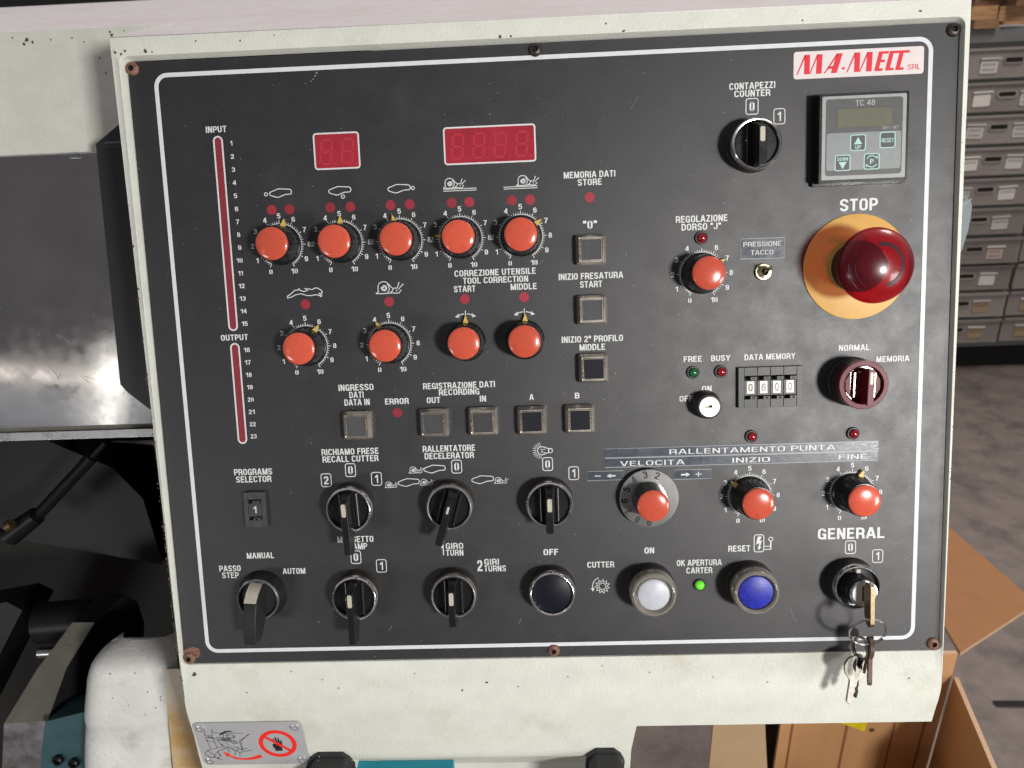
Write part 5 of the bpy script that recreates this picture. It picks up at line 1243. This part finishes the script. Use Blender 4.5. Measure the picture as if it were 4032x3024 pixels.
for x, y, z, lx, ly, lz, rz, m_, lab in WB:
    m = MB(); s_ = lx/2; q_ = ly/2
    m.prism([(-s_, -q_), (s_*0.9, -q_*1.05), (s_, q_), (-s_*0.92, q_)], 0, lz, m_, 0.97)
    o = wobj(m, 'wooden_block', None, 0.004, 2); o.location = (x, y, z); o.rotation_euler = (0, 0, math.radians(rz)); tag(o, lab, 'wood block', 'wooden blocks piled on the cabinet')

# plastic shield hanging on a bead chain beside the console (panel frame)
m = MB(); outl = [(258, 108), (262.5, 106.5), (266.5, 100.5), (268.0, 93.0), (273.0, 92.0), (274.5, 88.5), (274.0, 83), (272, 73), (267.5, 61), (262.0, 54), (255, 50), (252, 60), (252, 104)]
n = len(outl); v = [(x, y, -38-((x-252)/22)**2*6) for x, y in outl]+[(x-0.5, y, -41-((x-252)/22)**2*6) for x, y in outl]
m.add(v, [tuple(range(n-1, -1, -1)), tuple(range(n, 2*n))]+[(i, (i+1) % n, n+(i+1) % n, n+i) for i in range(n)], 'clear_shield')
m.stroke([(253, 82), (262, 86), (270, 92)], 0.8, -37.0, 'clear_shield')
sh = m.build('plastic_shield', matrix=PANEL, sharp=30); tag(sh, 'translucent grey plastic shield hanging behind the right edge of the console', 'shield')
m = MB()
for k in range(9):
    cx_, cy_ = 257.5+0.7*math.sin(k*1.3)+k*0.25-(k > 4)*0.0, 127-k*3.1
    pr = [(0, -1.3), (0.9, -1.0), (1.3, 0), (0.9, 1.0), (0, 1.3)]
    m.lathe([(r, -36+z) for r, z in pr], 'chrome', 10, cx_, cy_)
bc = m.build('bead_chain', matrix=PANEL, sharp=80); tag(bc, 'shiny bead chain from which the plastic shield hangs', 'chain')

# open cardboard box on the floor behind the console
box = bpy.data.objects.new('cardboard_box', None); COL.objects.link(box); box.location = (0.547, 0.354, 0)
tag(box, 'large open brown cardboard box with yellow tape standing on the floor behind the console', 'box')
def sheet3(mb, pts, th, name, edge='cardboard_edge'):
    P = [Vector(p) for p in pts]; nrm = (P[1]-P[0]).cross(P[2]-P[0]).normalized()*th
    n = len(P); v = [tuple(p) for p in P]+[tuple(p-nrm) for p in P]
    mb.add(v, [tuple(range(n)), tuple(range(2*n-1, n-1, -1))], name); mb.add(v, [(i, n+i, n+(i+1) % n, (i+1) % n) for i in range(n)], edge)
m = MB(); sheet3(m, [(-0.222, 0.0, 0), (0, 0, 0), (0, 0, 0.5), (-0.222, 0.0, 0.5)], 0.006, 'cardboard'); wobj(m, 'back_wall', box)
m = MB(); sheet3(m, [(0, -0.004, 0), (-0.040, -0.225, 0), (-0.040, -0.225, 0.462), (0, -0.004, 0.462)], 0.006, 'cardboard'); wobj(m, 'side_wall', box)['label'] = 'right wall, its inner face in shadow'
m = MB(); sheet3(m, [(-0.239, 0.0, 0), (-0.239, 0.0, 0.27), (-0.305, -0.225, 0.22), (-0.305, -0.225, 0)], 0.006, 'cardboard'); wobj(m, 'side_wall', box)
m = MB(); sheet3(m, [(-0.305, -0.231, 0), (-0.040, -0.231, 0), (-0.040, -0.231, 0.39), (-0.305, -0.231, 0.39)], 0.006, 'cardboard'); wobj(m, 'front_wall', box)
m = MB(); sheet3(m, [(0.006, 0.004, 0.498), (0.158, 0.092, 0.502), (0.127, 0.285, 0.50), (0.034, 0.41, 0.50)], 0.006, 'cardboard_darkened'); wobj(m, 'flap', box)['label'] = 'flap folded out to the right'
m = MB(); sheet3(m, [(-0.165, -0.0025, 0.43), (-0.165, -0.0025, 0.387), (-0.103, -0.0025, 0.358), (-0.098, -0.0025, 0.43)], 0.001, 'yellow_tape', 'yellow_tape'); wobj(m, 'tape', box)
m = MB()
for x, w in ((-0.205, .0012), (-0.128, .0016), (-0.062, .0010), (-0.020, .0014)):
    m.box(x-w, x+w, -0.0012, -0.0004, 0.0, 0.498, 'cardboard_darkened')
m.add([(-0.092+0.004*math.cos(a*PI/4), -0.0011, 0.358+0.0035*math.sin(a*PI/4)) for a in range(8)], [tuple(range(8))], 'wood_dark')
wobj(m, 'creases', box)
m = MB(); sheet3(m, [(0.196, 0.245, 0.0), (0.285, 0.245, 0.0), (0.277, 0.252, 0.38), (0.258, 0.25, 0.52), (0.198, 0.25, 0.54)], 0.006, 'cardboard_dull')
cs_ = wobj(m, 'cardboard_sheet'); tag(cs_, 'dull brown cardboard sheet standing left of the open box', 'cardboard')

m = MB(); m.box(0.272, 0.40, 0.40, 0.43, 0.0, 0.62, 'black_matt')  # added black filler, stands in for the shaded gap beside the box
bb = wobj(m, 'gap_shade_board', None, 0.003); tag(bb, 'black filler added for the shade in the gap between the cardboard sheet and the open box', 'shade filler')
